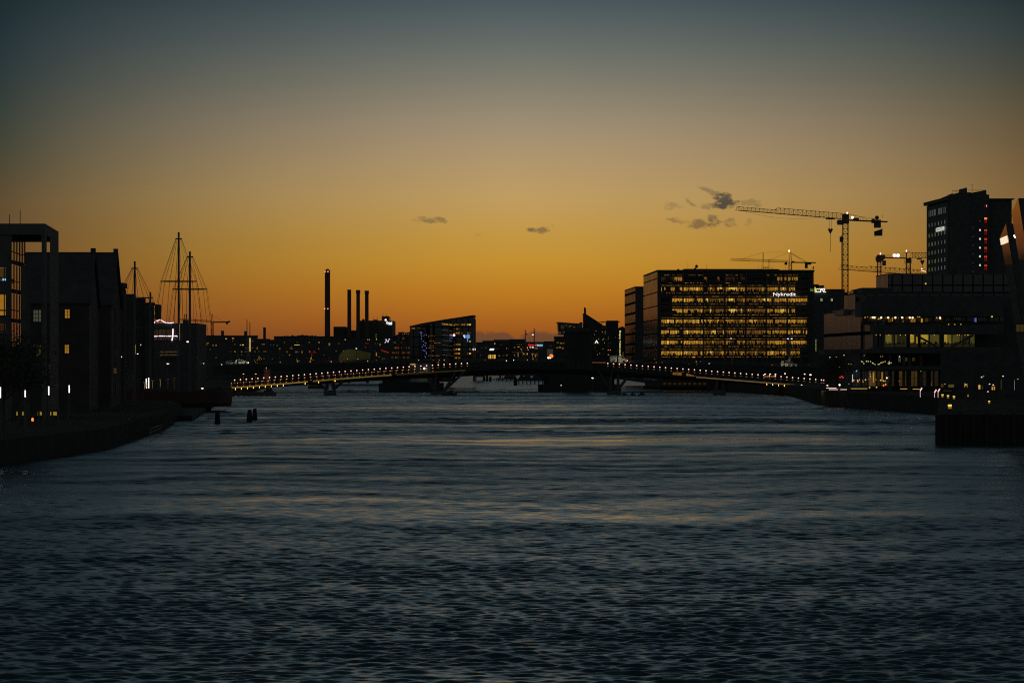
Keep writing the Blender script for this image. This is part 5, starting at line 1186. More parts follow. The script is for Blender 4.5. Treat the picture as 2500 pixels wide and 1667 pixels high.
def crane_b():
    d = 1400.; x = X(1929.5, d); r = thing('tower_crane', (x, d, GR), 'smaller crane with stayed jib just over the roof of the huge lit office', 'crane', 'tower cranes')
    mb = MB(); lattice(mb, (x, d, GR), (x, d, Z(641, d)), 1.3, 1.3, 24, .14); mb.build('mast', cranem, r)
    mb = MB(); mb.bar((x-.5, d, Z(641, d)), (x-.1, d, Z(614.5, d)), .13); mb.bar((x+.7, d, Z(641, d)), (x+.2, d, Z(614.5, d)), .13)
    for k in range(5): z = Z(640-k*5, d); mb.bar((x-.45+k*.07, d, z), (x+.65-k*.08, d, z-.0+.6), .08)
    mb.build('apex', cranem, r); ap = Vector((x, d, Z(615.5, d)))
    q = P(1784.7, 636, d-75); p = Vector((x-.7, d, Z(641, d)))
    mb = MB(); lattice(mb, p, q, 1.1, .95, 26, .085); mb.build('jib', cranem, r)
    kp = P(1863.5, 616.5, d-36); mb = MB()
    mb.bar(kp, ap, .05); mb.bar(kp, q+(p-q)*.18+Vector((0, 0, .9)), .05); mb.bar(kp, P(1863.5, 637, d-36), .10); mb.bar(ap, P(1878, 634.5, d-29), .05); mb.build('pendant', cranem, r)
    e = P(1990.5, 641.5, d+20); mb = MB(); mb.bar((x+.5, d, Z(640.5, d)), e, .38); mb.bar(ap+Vector((.2, 0, -.3)), P(1972, 641, d+13), .07); mb.bar(ap+Vector((.3, 0, -.6)), P(1968, 641, d+13), .07); mb.build('rear_arm', cranem, r)
    mb = MB(); mb.box(X(1973, d), X(1979.3, d), d+14, d+16, Z(652.5, d), Z(640, d)); mb.build('counterweight', conc, r)
    mb = MB(); mb.box(X(1980, d), X(1989.5, d), d+17, d+19, Z(643, d), Z(637.8, d)); mb.build('winch', steel, r)
    mb = MB(); mb.box(X(1915, d), X(1921, d), d-2, d-.5, Z(647, d), Z(640, d)); mb.build('cab', steel, r)
    mb = MB(); mb.box(X(1933.5, d), X(1939, d), d-1, d+.5, Z(642, d), Z(637.5, d)); mb.build('machinery_box', steel, r)
    mb = MB(); mb.slab([P(px, y, d+18) for px, y in [(1983, 656.5), (1985, 651), (1987.5, 650.5), (1986.8, 657)]][::-1], .1); mb.build('flag', black, r)
    mb = MB(); mb.ball(P(1926.6, 612.8, d), .38, sq=1.4); mb.build('warning_light', E('aviation_b', (255, 225, 180), 2.6), r)
crane_b()
def crane_c():
    d = 1250.; x = X(2146.5, d); r = thing('tower_crane', (x, d, GR), 'crane with block-like head and white glowing box on its arm', 'crane', 'tower cranes')
    mb = MB(); lattice(mb, (x, d, GR), (x, d, Z(640, d)), 1.5, 1.5, 26, .13); mb.build('mast', cranem, r)
    mb = MB(); mb.slab([P(px, y, d-1) for px, y in [(2140, 637), (2140, 628), (2143, 622), (2160.5, 622), (2162.5, 628), (2160, 632), (2155, 636), (2151, 640), (2143, 640)]][::-1], 2.4); mb.build('slewing_head', cranem, r)
    mb = MB(); mb.box(X(2154.5, d), X(2162.5, d), d-.9, d+1, Z(648.5, d), Z(636, d)); mb.build('counterweight', conc, r)
    mb = MB(); mb.bar(P(2162, 629.3, d), P(2211, 630.3, d-12), .36); mb.build('rear_arm', cranem, r)
    mb = MB()
    for k in range(13): c = P(2164+k*3.8, 629.2, d-k); mb.bar(c, c+Vector((0, 0, 1.15)), .05)
    mb.bar(P(2163, 622.5, d), P(2210, 623.7, d-12), .05); mb.build('rear_rail', cranem, r)
    mb = MB(); mb.bar(P(2140, 637, d), P(2137.5, 635, d), .08); mb.bar(P(2137.5, 635, d), P(2137.5, 626, d), .07); mb.build('ladder', steel, r)
    mb = MB(); mb.ball(P(2183.5, 623.8, d-7), .75); mb.ball(P(2192.5, 623.8, d-8), .75); mb.box(X(2180.5, d-8), X(2195.5, d-8), d-8.2, d-7.6, Z(626.8, d-8), Z(620.8, d-8)); mb.build('floodlight', E('crane_white', (255, 250, 240), 1.5), r)
    mb = MB(); mb.box(X(2179, d-8), X(2197.5, d-8), d-7.9, d-7.3, Z(628.7, d), Z(627.9, d)); mb.build('red_edge', redl, r)
    mb = MB(); mb.ball(P(2149.5, 619.5, d), .3, sq=1.4); mb.build('warning_light', MATS['aviation'], r)
crane_c()
def crane_d():
    d = 1235.; x = X(2217.5, d); r = thing('tower_crane', (x, d, GR), 'crane standing just left of the tall tower block, jib running behind it', 'crane', 'tower cranes')
    mb = MB(); lattice(mb, (x, d, GR), (x, d, Z(632, d)), 1.7, 1.7, 26, .14); mb.build('mast', cranem, r)
    mb = MB(); mb.box(X(2212, d), X(2224, d), d-1, d+1, Z(642, d), Z(630, d)); mb.build('slewing_head', cranem, r)
    mb = MB()
    for a, b in (((2207.5, 642), (2207.5, 632)), ((2207.5, 642), (2212, 642)), ((2207.5, 636), (2212, 636)), ((2226, 642), (2226, 631)), ((2224, 642), (2226, 642))): mb.bar(P(*a, d-1), P(*b, d-1), .09)
    mb.build('platform_rail', steel, r)
    mb = MB(); mb.slab([P(px, y, d-.5) for px, y in [(2212, 630), (2212, 616.5), (2214, 615), (2223.5, 615.5), (2223.5, 617), (2214.5, 617), (2214.5, 630)]][::-1], .5); mb.bar(P(2201, 619.5, d), P(2213, 616, d), .1); mb.build('apex', cranem, r)
    mb = MB(); lattice(mb, P(2224, 629, d), P(2330, 630, d+45), 1.5, 2.1, 14, .13); mb.build('jib', cranem, r)
    mb = MB(); mb.box(X(2247, d), X(2258, d), d+9, d+11, Z(631.5, d), Z(628.8, d)); mb.build('trolley', steel, r)
    hook(r, X(2252, d+10), d+10, Z(631, d+10), Z(644, d+10), Z(655, d+10))
    mb = MB(); mb.ball(P(2213, 612.8, d), .3, sq=1.4); mb.build('warning_light', MATS['aviation'], r)
crane_d()
def crane_e():
    d = 1300.; r = thing('tower_crane', (X(2340, d), d, GR), 'low crane whose long jib runs left behind the other cranes, mast hidden', 'crane', 'tower cranes')
    p = P(2335, 678, d); q = P(2050, 657.5, d-60); m_ = q+(p-q)*.24
    mb = MB(); lattice(mb, p, m_, 1.6, 2.2, 19, .12); lattice(mb, m_, q, 1.4, 1.7, 6, .10); mb.build('jib', cranem, r)
    mb = MB(); lattice(mb, (X(2340, d), d, GR), (X(2340, d), d, Z(675, d)), 1.7, 1.7, 20, .13); mb.build('mast', cranem, r)
    mb = MB(); mb.bar(P(2250, 661, d-20), P(2260, 663, d-18), .12); mb.ball(P(2250.5, 656.5, d-20), .3); mb.build('warning_light', MATS['aviation'], r)
crane_e()
def crane_f():
    d = 1700.; x = X(518, d); r = thing('tower_crane', (x, d, GL), 'small distant crane right of the two tall wire-stayed masts', 'crane', 'tower cranes')
    mb = MB(); lattice(mb, (x, d, GL), (x, d, Z(786, d)), 1.2, 1.2, 20, .16); mb.build('mast', cranem, r)
    mb = MB(); mb.bar((x-.6, d, Z(788, d)), (x-.1, d, Z(768, d)), .14); mb.bar((x+.7, d, Z(788, d)), (x+.1, d, Z(768, d)), .14); mb.bar(P(513.5, 768.3, d), P(519.5, 767.5, d), .12); mb.build('apex', cranem, r)
    mb = MB(); lattice(mb, P(517, 786.5, d), P(440, 782, d-10), 1., 1.0, 26, .08); mb.build('jib', cranem, r)
    mb = MB(); mb.bar(P(519, 786.5, d), P(560, 786, d+5), .5); mb.bar(P(519.5, 769, d), P(544, 785, d+3), .06); mb.bar(P(516, 769, d), P(478, 774, d), .04); mb.build('rear_arm', cranem, r)
    mb = MB(); mb.box(X(550.5, d), X(554.5, d), d+3, d+5, Z(791.5, d), Z(786, d)); mb.box(X(555, d), X(560, d), d+3, d+5, Z(787, d), Z(783, d)); mb.build('counterweight', conc, r)
crane_f()

# ================================================================== RIGHT BANK
def hostel_tower():
    dn, df = 760., 787.; r = thing('tower_block', (X(2370, dn), dn+12, GR), 'tall dark tower block at the right with a column of red windows', 'tower block')
    A = (X(2262.3, df), df); B = (X(2315, dn), dn); C = (X(2322, dn), dn); zt = Z(490.5, dn)
    mb = MB(); mb.prism([A, B, (X(2330, dn), dn), (X(2350, df), df)], GR, zt); mb.build('left_wing', black, r)
    mb = MB(); a2 = (A[0]-.75, A[1]+.6); mb.prism([a2, (B[0]-.4, dn-.7), (X(2330, dn), dn-.7), (X(2350, df), df+.5)], zt+.15, zt+.15+.85); mb.build('roof_slab', black, r)
    mb = MB(); mb.box(X(2317.5, dn), X(2413.8, dn), dn-.9, dn+14, GR, Z(476, dn)); mb.build('core', black, r)
    mb = MB(); mb.box(X(2324, dn), X(2352, dn), dn+1, dn+8, Z(476, dn), Z(472.5, dn)); mb.slab([P(px, y, dn+2) for px, y in [(2374, 476), (2374, 470.5), (2408, 464), (2408, 474), (2413, 476)]][::-1], 6)
    mb.slab([P(px, y, dn+2.5) for px, y in [(2327, 476), (2327, 474), (2347, 468.5), (2347, 476)]][::-1], 5); mb.build('roof_screen', black, r)
    mb = MB(); mb.box(X(2348, dn), X(2362.5, dn), dn+1, dn+5, Z(476, dn), Z(460.5, dn)); mb.box(X(2357.5, dn), X(2362.5, dn), dn+1.2, dn+4, Z(461, dn), Z(458, dn)); mb.box(X(2362, dn), X(2374, dn), dn+1.5, dn+5, Z(476, dn), Z(469, dn)); mb.build('roof_house', black, r)
    mb = MB()
    for a, b in (((2324.5, 476), (2324.5, 466.5)), ((2324.5, 466.5), (2348, 466.5)), ((2324.5, 473.5), (2336, 473.5)), ((2363, 464.7), (2408, 464.7)), ((2332, 470), (2336, 467))): mb.bar(P(*a, dn+1), P(*b, dn+1), .07)
    mb.build('roof_rail', steel, r)
    mb = MB(); mb.bar(P(2373.5, 470, dn+2), P(2373.5, 450, dn+2), .05); mb.bar(P(2370.5, 450.3, dn+2), P(2375.5, 450.3, dn+2), .04); mb.bar(P(2371, 452, dn+2), P(2373.5, 450, dn+2), .04); mb.build('antenna', steel, r)
    mb = MB(); mb.box(X(2413.8, dn), X(2470.5, dn), dn+.2, dn+12, GR, Z(487.5, dn)); mb.build('right_wing', black, r)
    mb = MB(); mb.box(X(2413.9, dn), X(2476, dn), dn-.4, dn+12.4, Z(487.5, dn)+.01, Z(484.8, dn)); mb.build('roof_slab', black, r)
    # windows of the receding left wing
    n = Vector((B[1]-A[1], -(B[0]-A[0]), 0)).normalized()*-1
    if n.x > 0: n = -n
    def side_win(t0, t1, z0, z1, m):
        p = Vector((A[0]+(B[0]-A[0])*t0, A[1]+(B[1]-A[1])*t0, 0)); q = Vector((A[0]+(B[0]-A[0])*t1, A[1]+(B[1]-A[1])*t1, 0)); o = n*.06; u = Vector((0, 0, 1)); mb = MB()
        mb.quad(p+o+u*z0, q+o+u*z0, q+o+u*z1, p+o+u*z1, 0)
        for e0, e1 in ((p+u*z0, q+u*z0), (p+u*z1, q+u*z1), (p+u*z0, p+u*z1), (q+u*z0, q+u*z1)): mb.bar(e0+o, e1+o, .05, 1)
        mb.build('window', [m, black], r)
    def tt(px): # parameter along the wing for a column of the photo
        lo, hi = 0., 1.
        for _ in range(30):
            m = (lo+hi)/2; x = A[0]+(B[0]-A[0])*m; y = A[1]+(B[1]-A[1])*m
            if 1250+F*x/y < px: lo = m
            else: hi = m
        return (lo+hi)/2
    def dist(t): return A[1]+(B[1]-A[1])*t
    rng = random.Random(4)
    wm = [E('pale_win_%d' % k, (92, 98, 90), s, var=.15) for k, s in enumerate((.45, .6, .75))]; wg = [E('green_win_%d' % k, (112, 112, 58), s, var=.15) for k, s in enumerate((.6, .8))]
    rows = [541, 567, 589.5, 611, 633, 652.5]; 
    for j, y in enumerate(rows):
        for i, px in enumerate((2269, 2276.2, 2283.6, 2291.6, 2299.3, 2307.4)):
            t0, t1 = tt(px-1.1), tt(px+1.3); z = 8+(891-(y-1))*dn/F*1.0
            m = rng.choice(wm) if (i > 2 or j == 0) and rng.random() < .8 else rng.choice(wg if rng.random() < .5 else wm)
            if j == 1 and i in (3, 4): pass
            side_win(t0, t1, z-.55, z+.5, m)
    for a, b in ((2268, 2270), (2271, 2273), (2275, 2278.5), (2280, 2285.5), (2291, 2295.5), (2296.5, 2301), (2304, 2306), (2307, 2309.5)):
        z = 8+(891-511)*dn/F; side_win(tt(a), tt(b), z-.85, z+.85, wm[0])
    # lit name box on the wing
    t0, t1 = tt(2288), tt(2308.7); p = Vector((A[0]+(B[0]-A[0])*t0, dist(t0), 0))+n*.35; q = Vector((A[0]+(B[0]-A[0])*t1, dist(t1), 0))+n*.35; z = 8+(891-556)*dn/F
    mb = MB(); u = Vector((0, 0, 1)); mb.quad(p+u*(z-.48), q+u*(z-.48), q+u*(z+.48), p+u*(z+.48)); mb.build('sign_box', E('sign_box', (235, 235, 225), .85), r)
    o = text('sign_letters', 'DANHOSTEL', black, r, 2289, 2308, 552, 558, dn, thick=.02)
    me = o.data; wx = r.location.x; wy = r.location.y; xs = [v.co.x for v in me.vertices]; a, b = min(xs), max(xs)
    for v in me.vertices:
        f = (v.co.x-a)/(b-a); w = p+(q-p)*(.05+.9*f)+n*.03; zz = v.co.z
        v.co.x = w.x-wx; v.co.y = w.y-wy; v.co.z = z-GR+ (zz-(8+(891-555)*dn/F-GR))*1.25
    # lights on the front
    for j, y in enumerate((503, 537, 565.5, 587, 608.5, 630, 651.5)):
        if j == 0: window(r, 2404.8, y, 1.6, 6, dn-.9, redd); window(r, 2408.6, y, 1.8, 6, dn-.9, E('pinkish', (240, 150, 160), 1.), name='window'); continue
        window(r, 2406.4, y-3, 7, 5, dn-.9, redl if j > 1 else E('red_orange', (255, 110, 60), 2.), 2, 1); window(r, 2406.4, y+4.5, 6.5, 7, dn-.9, E('red_faint', (150, 20, 30), .45), 2, 1)
    for j, y in enumerate((540, 562, 583.5, 605, 626, 647.5)): window(r, 2392.4, y, 4.2 if j else 3, 5 if j else 3, dn-.9, E('white_dim', (225, 225, 205), .95) if j else dimgreen, 2, 1)
    for y in (555.5, 577.5, 599, 620.5, 642, 663.5): window(r, 2375.5, y, 4, 2.4, dn-.9, E('faint_win', (90, 90, 80), .3))
    for px in (2378.5, 2392.5): mb = MB(); mb.ball(P(px, 690, dn-2), .32); mb.build('round_lamp', E('round_lamp', (255, 200, 80), 1.6), r)
hostel_tower()

def harbour_block():
    """stacked glass boxes on the right quay"""
    r = thing('stacked_glass_building', (X(2230, 620), 630, GR), 'broad dark building of stacked glass boxes on the right quay, left ends pale', 'building')
    def box_(nl, far_px, near_px, ytop, ybot, dn, right_px, top_far=None, nm='glass_box'):
        """near corner at near_px; the pale end runs back to far_px"""
        zt = Z(ytop, dn); zb = Z(ybot, dn) if ybot else GR; df = dn*(891-ytop)/(891-(top_far or ytop)) if top_far else dn*1.03
        N_ = (X(near_px, dn), dn); Fp = (X(far_px, df), df); Rr = (X(right_px, dn), dn)
        mb = MB(); mb.prism([(N_[0]+.1, N_[1]), Rr, (Rr[0]+2, df+5), (Fp[0]+.15, Fp[1])], zb, zt); f = mb.build(nm, gl_dark, r)
        mb = MB(); mb.quad((Fp[0], Fp[1], zb+.02), (N_[0], N_[1], zb+.02), (N_[0], N_[1], zt-.02), (Fp[0], Fp[1], zt-.02)); mb.quad((Fp[0]+.1, Fp[1], zb+.02), (Fp[0]+.1, Fp[1], zt-.02), (N_[0]+.1, N_[1], zt-.02), (N_[0]+.1, N_[1], zb+.02)); mb.build('end_glazing', gl_tan, f)
        mb = MB(); mb.prism([(N_[0]-.1, N_[1]-.15), (Rr[0], Rr[1]-.15), (Rr[0]+2, df+5), (Fp[0]-.1, Fp[1]+.1)], zt, zt+.18); mb.build('roof_edge', black, f)
    box_('top', 2139, 2168, 670, 712, 650, 2520, 675.2)
    box_('second', 2061, 2088, 718.5, 757, 612, 2520, 722.3)
    box_('third', 2011.5, 2101.5, 757, 852, 600, 2300, 767)
    box_('fourth', 2103, 2131, 787.5, 852, 590, 2160, 789.5)
    mb = MB(); mb.box(X(2104, 630), X(2180, 630), 630, 650, Z(722, 630), Z(702.5, 630)); mb.build('roof_house', black, r)
    mb = MB(); mb.box(X(2083, 640), X(2104, 640), 640, 650, Z(722, 640), Z(709, 640)); mb.build('roof_screen', gl_office, r)
    mb = MB(); mb.prism([(X(2031.5, 640), 640), (X(2062, 612), 614), (X(2075, 612), 614), (X(2060, 640), 640)], Z(768, 612), Z(754, 612)); mb.build('roof_terrace', M('terrace_wall', (.16, .11, .08), .5), r)
    mb = MB(); mb.box(X(2131, 588), X(2640, 588), 600, 640, GR, Z(722, 600)); mb.build('body', black, r)
    d = 588.
    def sl(px0, px1, y0, y1, dd=d, dep=10, nm='floor_slab', m=None): mb = MB(); mb.box(X(px0, dd), X(px1, dd), dd, dd+dep, Z(y1, dd), Z(y0, dd)); mb.build(nm, m or black, r)
    sl(2101.6, 2450, 735, 772); sl(2131.2, 2450, 793, 816); sl(2131.2, 2450, 848, 853); sl(2011, 2470, 853, 862, dd=586)
    # lit long floor with braces
    rng = random.Random(8); dd = d+3.5; glow = [E('floor_glow_%d' % k, c, s, var=.25, scale=.5) for k, (c, s) in enumerate([((170, 152, 66), .28), ((146, 132, 62), .19), ((206, 170, 60), .5), ((104, 98, 60), .11)])]
    for p0, p1, ks in ((2137, 2157, [3, 0]), (2158.5, 2183, [0, 3]), (2185.5, 2213, [3, 1]), (2222, 2241, [2, 3]), (2248, 2267, [0, 2]), (2270.5, 2294, [1, 1]), (2305, 2323, [2, 0]), (2325.5, 2350, [1, 3]), (2352, 2366, [3, 3]), (2369, 2379, [1, 3])):
        mb = MB(); h0, h1 = Z(838.5, dd), Z(817, dd); px = p0
        while px < p1-1:
            w = min(rng.uniform(3, 9), p1-px); k = ks[0] if rng.random() < .7 else ks[1]; mb.quad((X(px, dd), dd, h0-.0), (X(px+w, dd), dd, h0), (X(px+w, dd), dd, h1), (X(px, dd), dd, h1), k); px += w
        mb.quad((X(p0, dd), dd, Z(847, dd)), (X(p1, dd), dd, Z(847, dd)), (X(p1, dd), dd, h0-.02), (X(p0, dd), dd, h0-.02), 3)
        for k in range(int((p1-p0)/2.2)): q = rng.uniform(p0, p1-2); mb.box(X(q, d), X(q+rng.uniform(.7, 2.4), d), dd-.9, dd-.7, Z(839, dd), Z(839-rng.uniform(1, 6), dd), 4)
        mb.box(X(p0, d), X(p1, d), dd-1.1, dd-1., Z(839.6, d), Z(838.6, d), 4)
        mb.build('window', glow+[black], r)
    for px in (2157.8, 2184.3, 2214.5, 2221, 2242, 2269, 2298, 2303, 2324.2, 2351, 2367.5): mb = MB(); mb.box(X(px-1., d), X(px+1., d), d, d+.4, Z(848, d), Z(816, d)); mb.build('mullion_post', black, r)
    for a, b in (((2236, 818), (2290, 848)), ((2376, 818), (2322, 848))): mb = MB(); mb.bar(P(*a, d-.1), P(*b, d-.1), .28); mb.build('brace', black, r)
    for k, px in enumerate((2139, 2149, 2170, 2198, 2210.5, 2224, 2226, 2281, 2337, 2342, 2356, 2362, 2365)): mb = MB(); mb.ball(P(px, 817.8, d+1), .09); mb.build('ceiling_lamp', W[4], r)
    # terrace floor with dotted lamps
    for px, y, big in ((2131.5, 775, 1), (2135, 775.5, 1), (2151.5, 775.2, 1), (2144, 779, 0), (2148.5, 778.6, 0), (2168.5, 775.4, 1), (2186, 775.4, 1), (2202.5, 775.2, 1), (2205, 776, 0), (2221, 775.4, 1), (2228, 775.6, 1), (2245.5, 773.5, 0), (2241, 773.8, 0), (2286.5, 775.5, 0), (2295, 776, 1), (2296.5, 779, 0), (2316, 791.8, 0), (2331, 792.2, 0), (2346, 791.7, 0), (2118, 773, 0), (2112, 775, 0), (2127, 774.5, 0), (2138, 773, 0)):
        mb = MB(); mb.ball(P(px, y, d+4), .2 if big else .11); mb.build('terrace_lamp', E('terrace_lamp', (255, 205, 150), 2.4) if big else W[4], r)
    for px, y, w, h, m, nx, ny in ((2172, 782, 9, 9, W[3], 2, 1), (2178, 780, 3, 9, W[0], 1, 1), (2205, 784, 4, 7, dimgreen, 2, 1), (2229, 782, 13, 9, W[1], 2, 2), (2250.5, 782, 5, 10, W[0], 1, 1), (2262, 781, 9, 10, dimwarm, 3, 1), (2213, 778, 5, 5, dimwarm, 1, 1), (2337, 778, 18, 8, E('faint_row', (60, 58, 40), .25), 4, 1), (2381.5, 781, 5, 10, bluel, 2, 1), (2157.5, 784, 1.2, 6, dimgreen, 1, 1), (2114, 777.5, 12, 3, W[5], 3, 1)):
        window(r, px, y, w, h, d+4.2, m, nx, ny)
    for px, y in ((2421.8, 773), (2260, 692.5)): mb = MB(); mb.ball(P(px, y, 585 if px > 2400 else 648), .18); mb.build('wall_lamp', W[4], r)
    sl(2104, 2450, 783.5, 792.9, dd=d+4.4, dep=1, nm='parapet'); sl(2104, 2450, 772, 783.5, dd=d+6, dep=1, nm='recessed_wall', m=gl_dark)
    # undercroft columns and ground floor glazing
    for px in (2102, 2172, 2206, 2219, 2247, 2298): mb = MB(); mb.box(X(px-2.6, d), X(px+2.6, d), d-1, d+.2, GR, Z(862, d)); mb.build('column', black, r)
    sl(2080, 2470, 893, 903, dd=585, dep=6); sl(2011, 2080, 862, 866, dd=585, dep=8)
    gf = d+1.8; gg = [E('gf_0', (120, 96, 54), .20, var=.4), E('gf_1', (140, 112, 60), .26, var=.4), E('gf_2', (50, 60, 66), .22, var=.4), E('gf_3', (84, 74, 50), .16, var=.4)]
    for p0, p1, mm in ((2082, 2117, 2), (2120, 2138, 1), (2141, 2168, 3), (2177, 2183, 3), (2194, 2213, 0), (2224, 2240, 0), (2243, 2262, 3), (2272, 2278, 3), (2281, 2291, 3)): window(r, (p0+p1)/2, 924, p1-p0, 38, gf, gg[mm], max(1, int((p1-p0)/7)), 2)
    for px, y0, y1, w in ((2133.5, 909, 933, 1.6), (2155, 908.5, 930, 1.5), (2126.5, 916, 922, 1)): mb = MB(); mb.box(X(px-w/2, d), X(px+w/2, d), gf-.9, gf-.7, Z(y1, d), Z(y0, d)); mb.build('lit_column', E('lit_column', (220, 160, 70), .75, var=.3), r)
    mb = MB(); mb.bar(P(2118.5, 924.5, d+1), P(2138, 924.5, d+1), .07); mb.build('lit_rail', W[2], r)
    for px, y, m in ((2084, 928, orl), (2094, 928.5, orl), (2099, 927, W[4]), (2105, 928, W[4]), (2113, 927, W[4]), (2094.5, 932, W[0]), (2107, 932, W[0]), (2125, 913, bluel), (2165, 922.5, white), (2150, 928, W[4]), (2157, 929.5, W[4]), (2161, 930, W[0]), (2162, 938.5, orl), (2157, 941, orl), (2140, 945, W[4]), (2123, 946, W[4]), (2196, 930.5, W[2]), (2138.5, 927, W[2])):
        mb = MB(); mb.ball(P(px, y, d+.3), .16, n=6); mb.build('small_lamp', m, r)
    for px, y in ((2095.5, 894.8), (2093.7, 901.7), (2091, 905.6)): mb = MB(); mb.bar(P(px-.9, y+1, d-1.2), P(px+.7, y-1, d-1.2), .12); mb.build('cyan_mark', cyan, r)
    mb = MB(); mb.bar(P(2081.5, 914, d-1.3), P(2081, 932.5, d-1.3), .08); mb.build('upright_tube', E('tube', (210, 225, 230), .8), r)
    for px, y, w, h, m in ((2196, 878, 6, 11, dimgreen), (2212, 877, 6, 9, E('mezz', (96, 92, 70), .3)), (2230, 877, 6, 9, dimwarm), (2196, 870.3, 3, 1.4, white)): window(r, px, y, w, h, d+.9, m, 2, 1)
harbour_block()
def quay_lines():
    for i, (p0, p1, y) in enumerate([(2017.5, 2042, 947), (2024, 2045.5, 950.7), (2052.5, 2067.5, 950.7), (2078, 2117.5, 948.5), (2198, 2215, 949), (2229, 2245, 949.7)]):
        d = 566; mb = MB(); mb.box(X(p0, d), X(p1, d), d, d+.3, Z(y+.6, d), Z(y-.6, d))
        tag(mb.build('lit_step', [E('step_white', (255, 220, 200), 1.3), MATS['step_white'], MATS['step_white'], E('step_yellow', (220, 190, 80), .9), MATS['step_yellow'], MATS['step_yellow']][i]),
            ['upper pale lit step edge at the right end of the footbridge', 'lower pale lit step edge left of the small bollard', 'short pale lit step edge right of the small bollard', 'long yellow lit step edge below the glazed ground floor', 'short yellow lit step edge between two dark columns', 'yellow lit step edge right of the dark columns'][i], 'lit step', 'lit step edges on the right quay')
    r = thing('bollard', (X(2049.5, 572), 572, GR), 'stout stone bollard with a pink-white light on top, between the pale lit steps', 'bollard'); d = 572; x = r.location.x
    mb = MB(); mb.box(x-.3, x+.3, d-.3, d+.3, GR, Z(941.5, d)); mb.build('post', M('bollard_stone', (.3, .2, .15), .8), r); mb = MB(); mb.ball((x, d-.1, Z(940.5, d)+.08), .17); mb.build('lamp', E('bollard_lamp', (255, 210, 190), 4, True), r)
    small_lamp(2020, 940.5, 575, GR, 'pink-white lamp at the very right end of the footbridge', MATS['bollard_lamp'], rad=.17)
    small_lamp(2072.5, 937, 575, GR, 'tiny pale lamp right of the stone bollard', W[4], rad=.1)
    r = thing('signal_post', (X(2050, 580), 580, GR), 'thin post topped by three red lights, right of the lit tree', 'signal'); d = 580
    mb = MB(); mb.bar((X(2050, d), d, GR), P(2050, 922, d), .06); mb.build('post', steel, r)
    for px, y in ((2051, 921), (2055, 918.7), (2058, 921.3)): mb = MB(); mb.ball(P(px, y, d), .16); mb.build('red_lamp', redl, r)
quay_lines()
# string of bulbs over the terrace
r = thing('string_lights', (X(2140, 575), 575, GR), 'festoon of yellow-white bulbs hung over the dark terrace of the stacked glass building', 'string lights'); d = 578
prev = None; mb = MB(); rng = random.Random(6)
for a, b, s in (((2103, 882), (2140, 888), 1.5), ((2140, 888), (2162, 881), 2.5), ((2162, 881), (2176, 886), 1.5)):
    for k in range(9): t = k/8; p = P(a[0]+(b[0]-a[0])*t, a[1]+(b[1]-a[1])*t+s*math.sin(math.pi*t), d); mb.bar(prev, p, .02, n=3) if prev else None; prev = p
mb.build('cable', steel, r)
for px, y in ((2103, 882), (2106, 883.5), (2109, 887.5), (2115, 881.5), (2116.5, 882.2), (2120, 882), (2125.5, 882.5), (2130, 886), (2132, 887), (2136, 889.5), (2144, 889.3), (2147, 888.6), (2150.5, 885.8), (2153, 885.3), (2156, 883.5), (2161, 882.5), (2171, 883), (2172.5, 886.5), (2170.5, 888), (2175.5, 885.5), (2168.5, 887)):
    mb = MB(); mb.ball(P(px, y, d), .10, n=6); mb.build('bulb', E('bulb', (230, 225, 140), .9), r)
for i, (px, y) in enumerate([(2026, 872), (2042, 871.5), (2060.5, 867), (2110, 867.5), (2150, 870), (2154.5, 869.7), (2072, 888), (2078, 889), (2050, 896)]):
    small_lamp(px, y, 600-.5*i, GR, ['pinkish lamp over the lit tree', 'pale lamp right of the lit tree top', 'white lamp high under the stacked glass building', 'pale lamp above the left part of the bulb festoon', 'left of two faint lamps above the festoon dip', 'right of two faint lamps above the festoon dip',
        'left of two faint pinkish lamps right of the lit tree', 'right of two faint pinkish lamps right of the lit tree', 'faint white lamp inside the dark tree'][i], W[4] if i not in (0, 2) else E('lampish', (255, 225, 210), 1.8), rad=.12)
# lanterns on the quay behind the right ramp
for i, (px, y) in enumerate([(1868, 913), (1880.5, 912.5), (1893, 913.5), (1916.5, 911.5), (1964.5, 913), (1978.5, 914.5)]):
    small_lamp(px, y, 800+i, GR, 'glowing lantern behind the right ramp of the footbridge, %s from the left' % ordinal(i+1), E('lantern', (255, 205, 175), 6., True), rad=.2 if i != 5 else .3, name='lantern', cat='lantern', group='lanterns behind the right ramp')
# lit shelters behind the right ramp
def shelter(px0, px1, y0, y1, d, lab, slope=0):
    r = thing('lit_pavilion', (X((px0+px1)/2, d), d, GR), lab, 'pavilion'); mb = MB()
    mb.slab([P(px0, y1, d+2), P(px0, y0, d+2), P(px1, y0+slope, d+2), P(px1, y1, d+2)], .2); mb.build('back_wall', E('pavilion', (176, 112, 44), .5, var=.35, scale=.5), r)
    mb = MB()
    for k in range(6): px = px0+(px1-px0)*k/5; mb.bar(P(px, y1+1, d), P(px, y0+slope*k/5, d), .07)
    mb.build('frame', black, r); mb = MB(); mb.slab([P(px0-1, y0, d-.3), P(px0-1, y0-1, d-.3), P(px1+1, y0-1+slope, d-.3), P(px1+1, y0+slope, d-.3)], 3); mb.build('roof', black, r)
shelter(1642, 1664.5, 909, 918.5, 850, 'small amber-lit pavilion behind the footbridge, left of two'); shelter(1675, 1708, 910, 923, 846, 'wedge-shaped amber-lit pavilion behind the footbridge, right of two', 11)
shelter(1866, 1892, 917, 921, 820, 'low yellow-lit kiosk under the three lanterns')

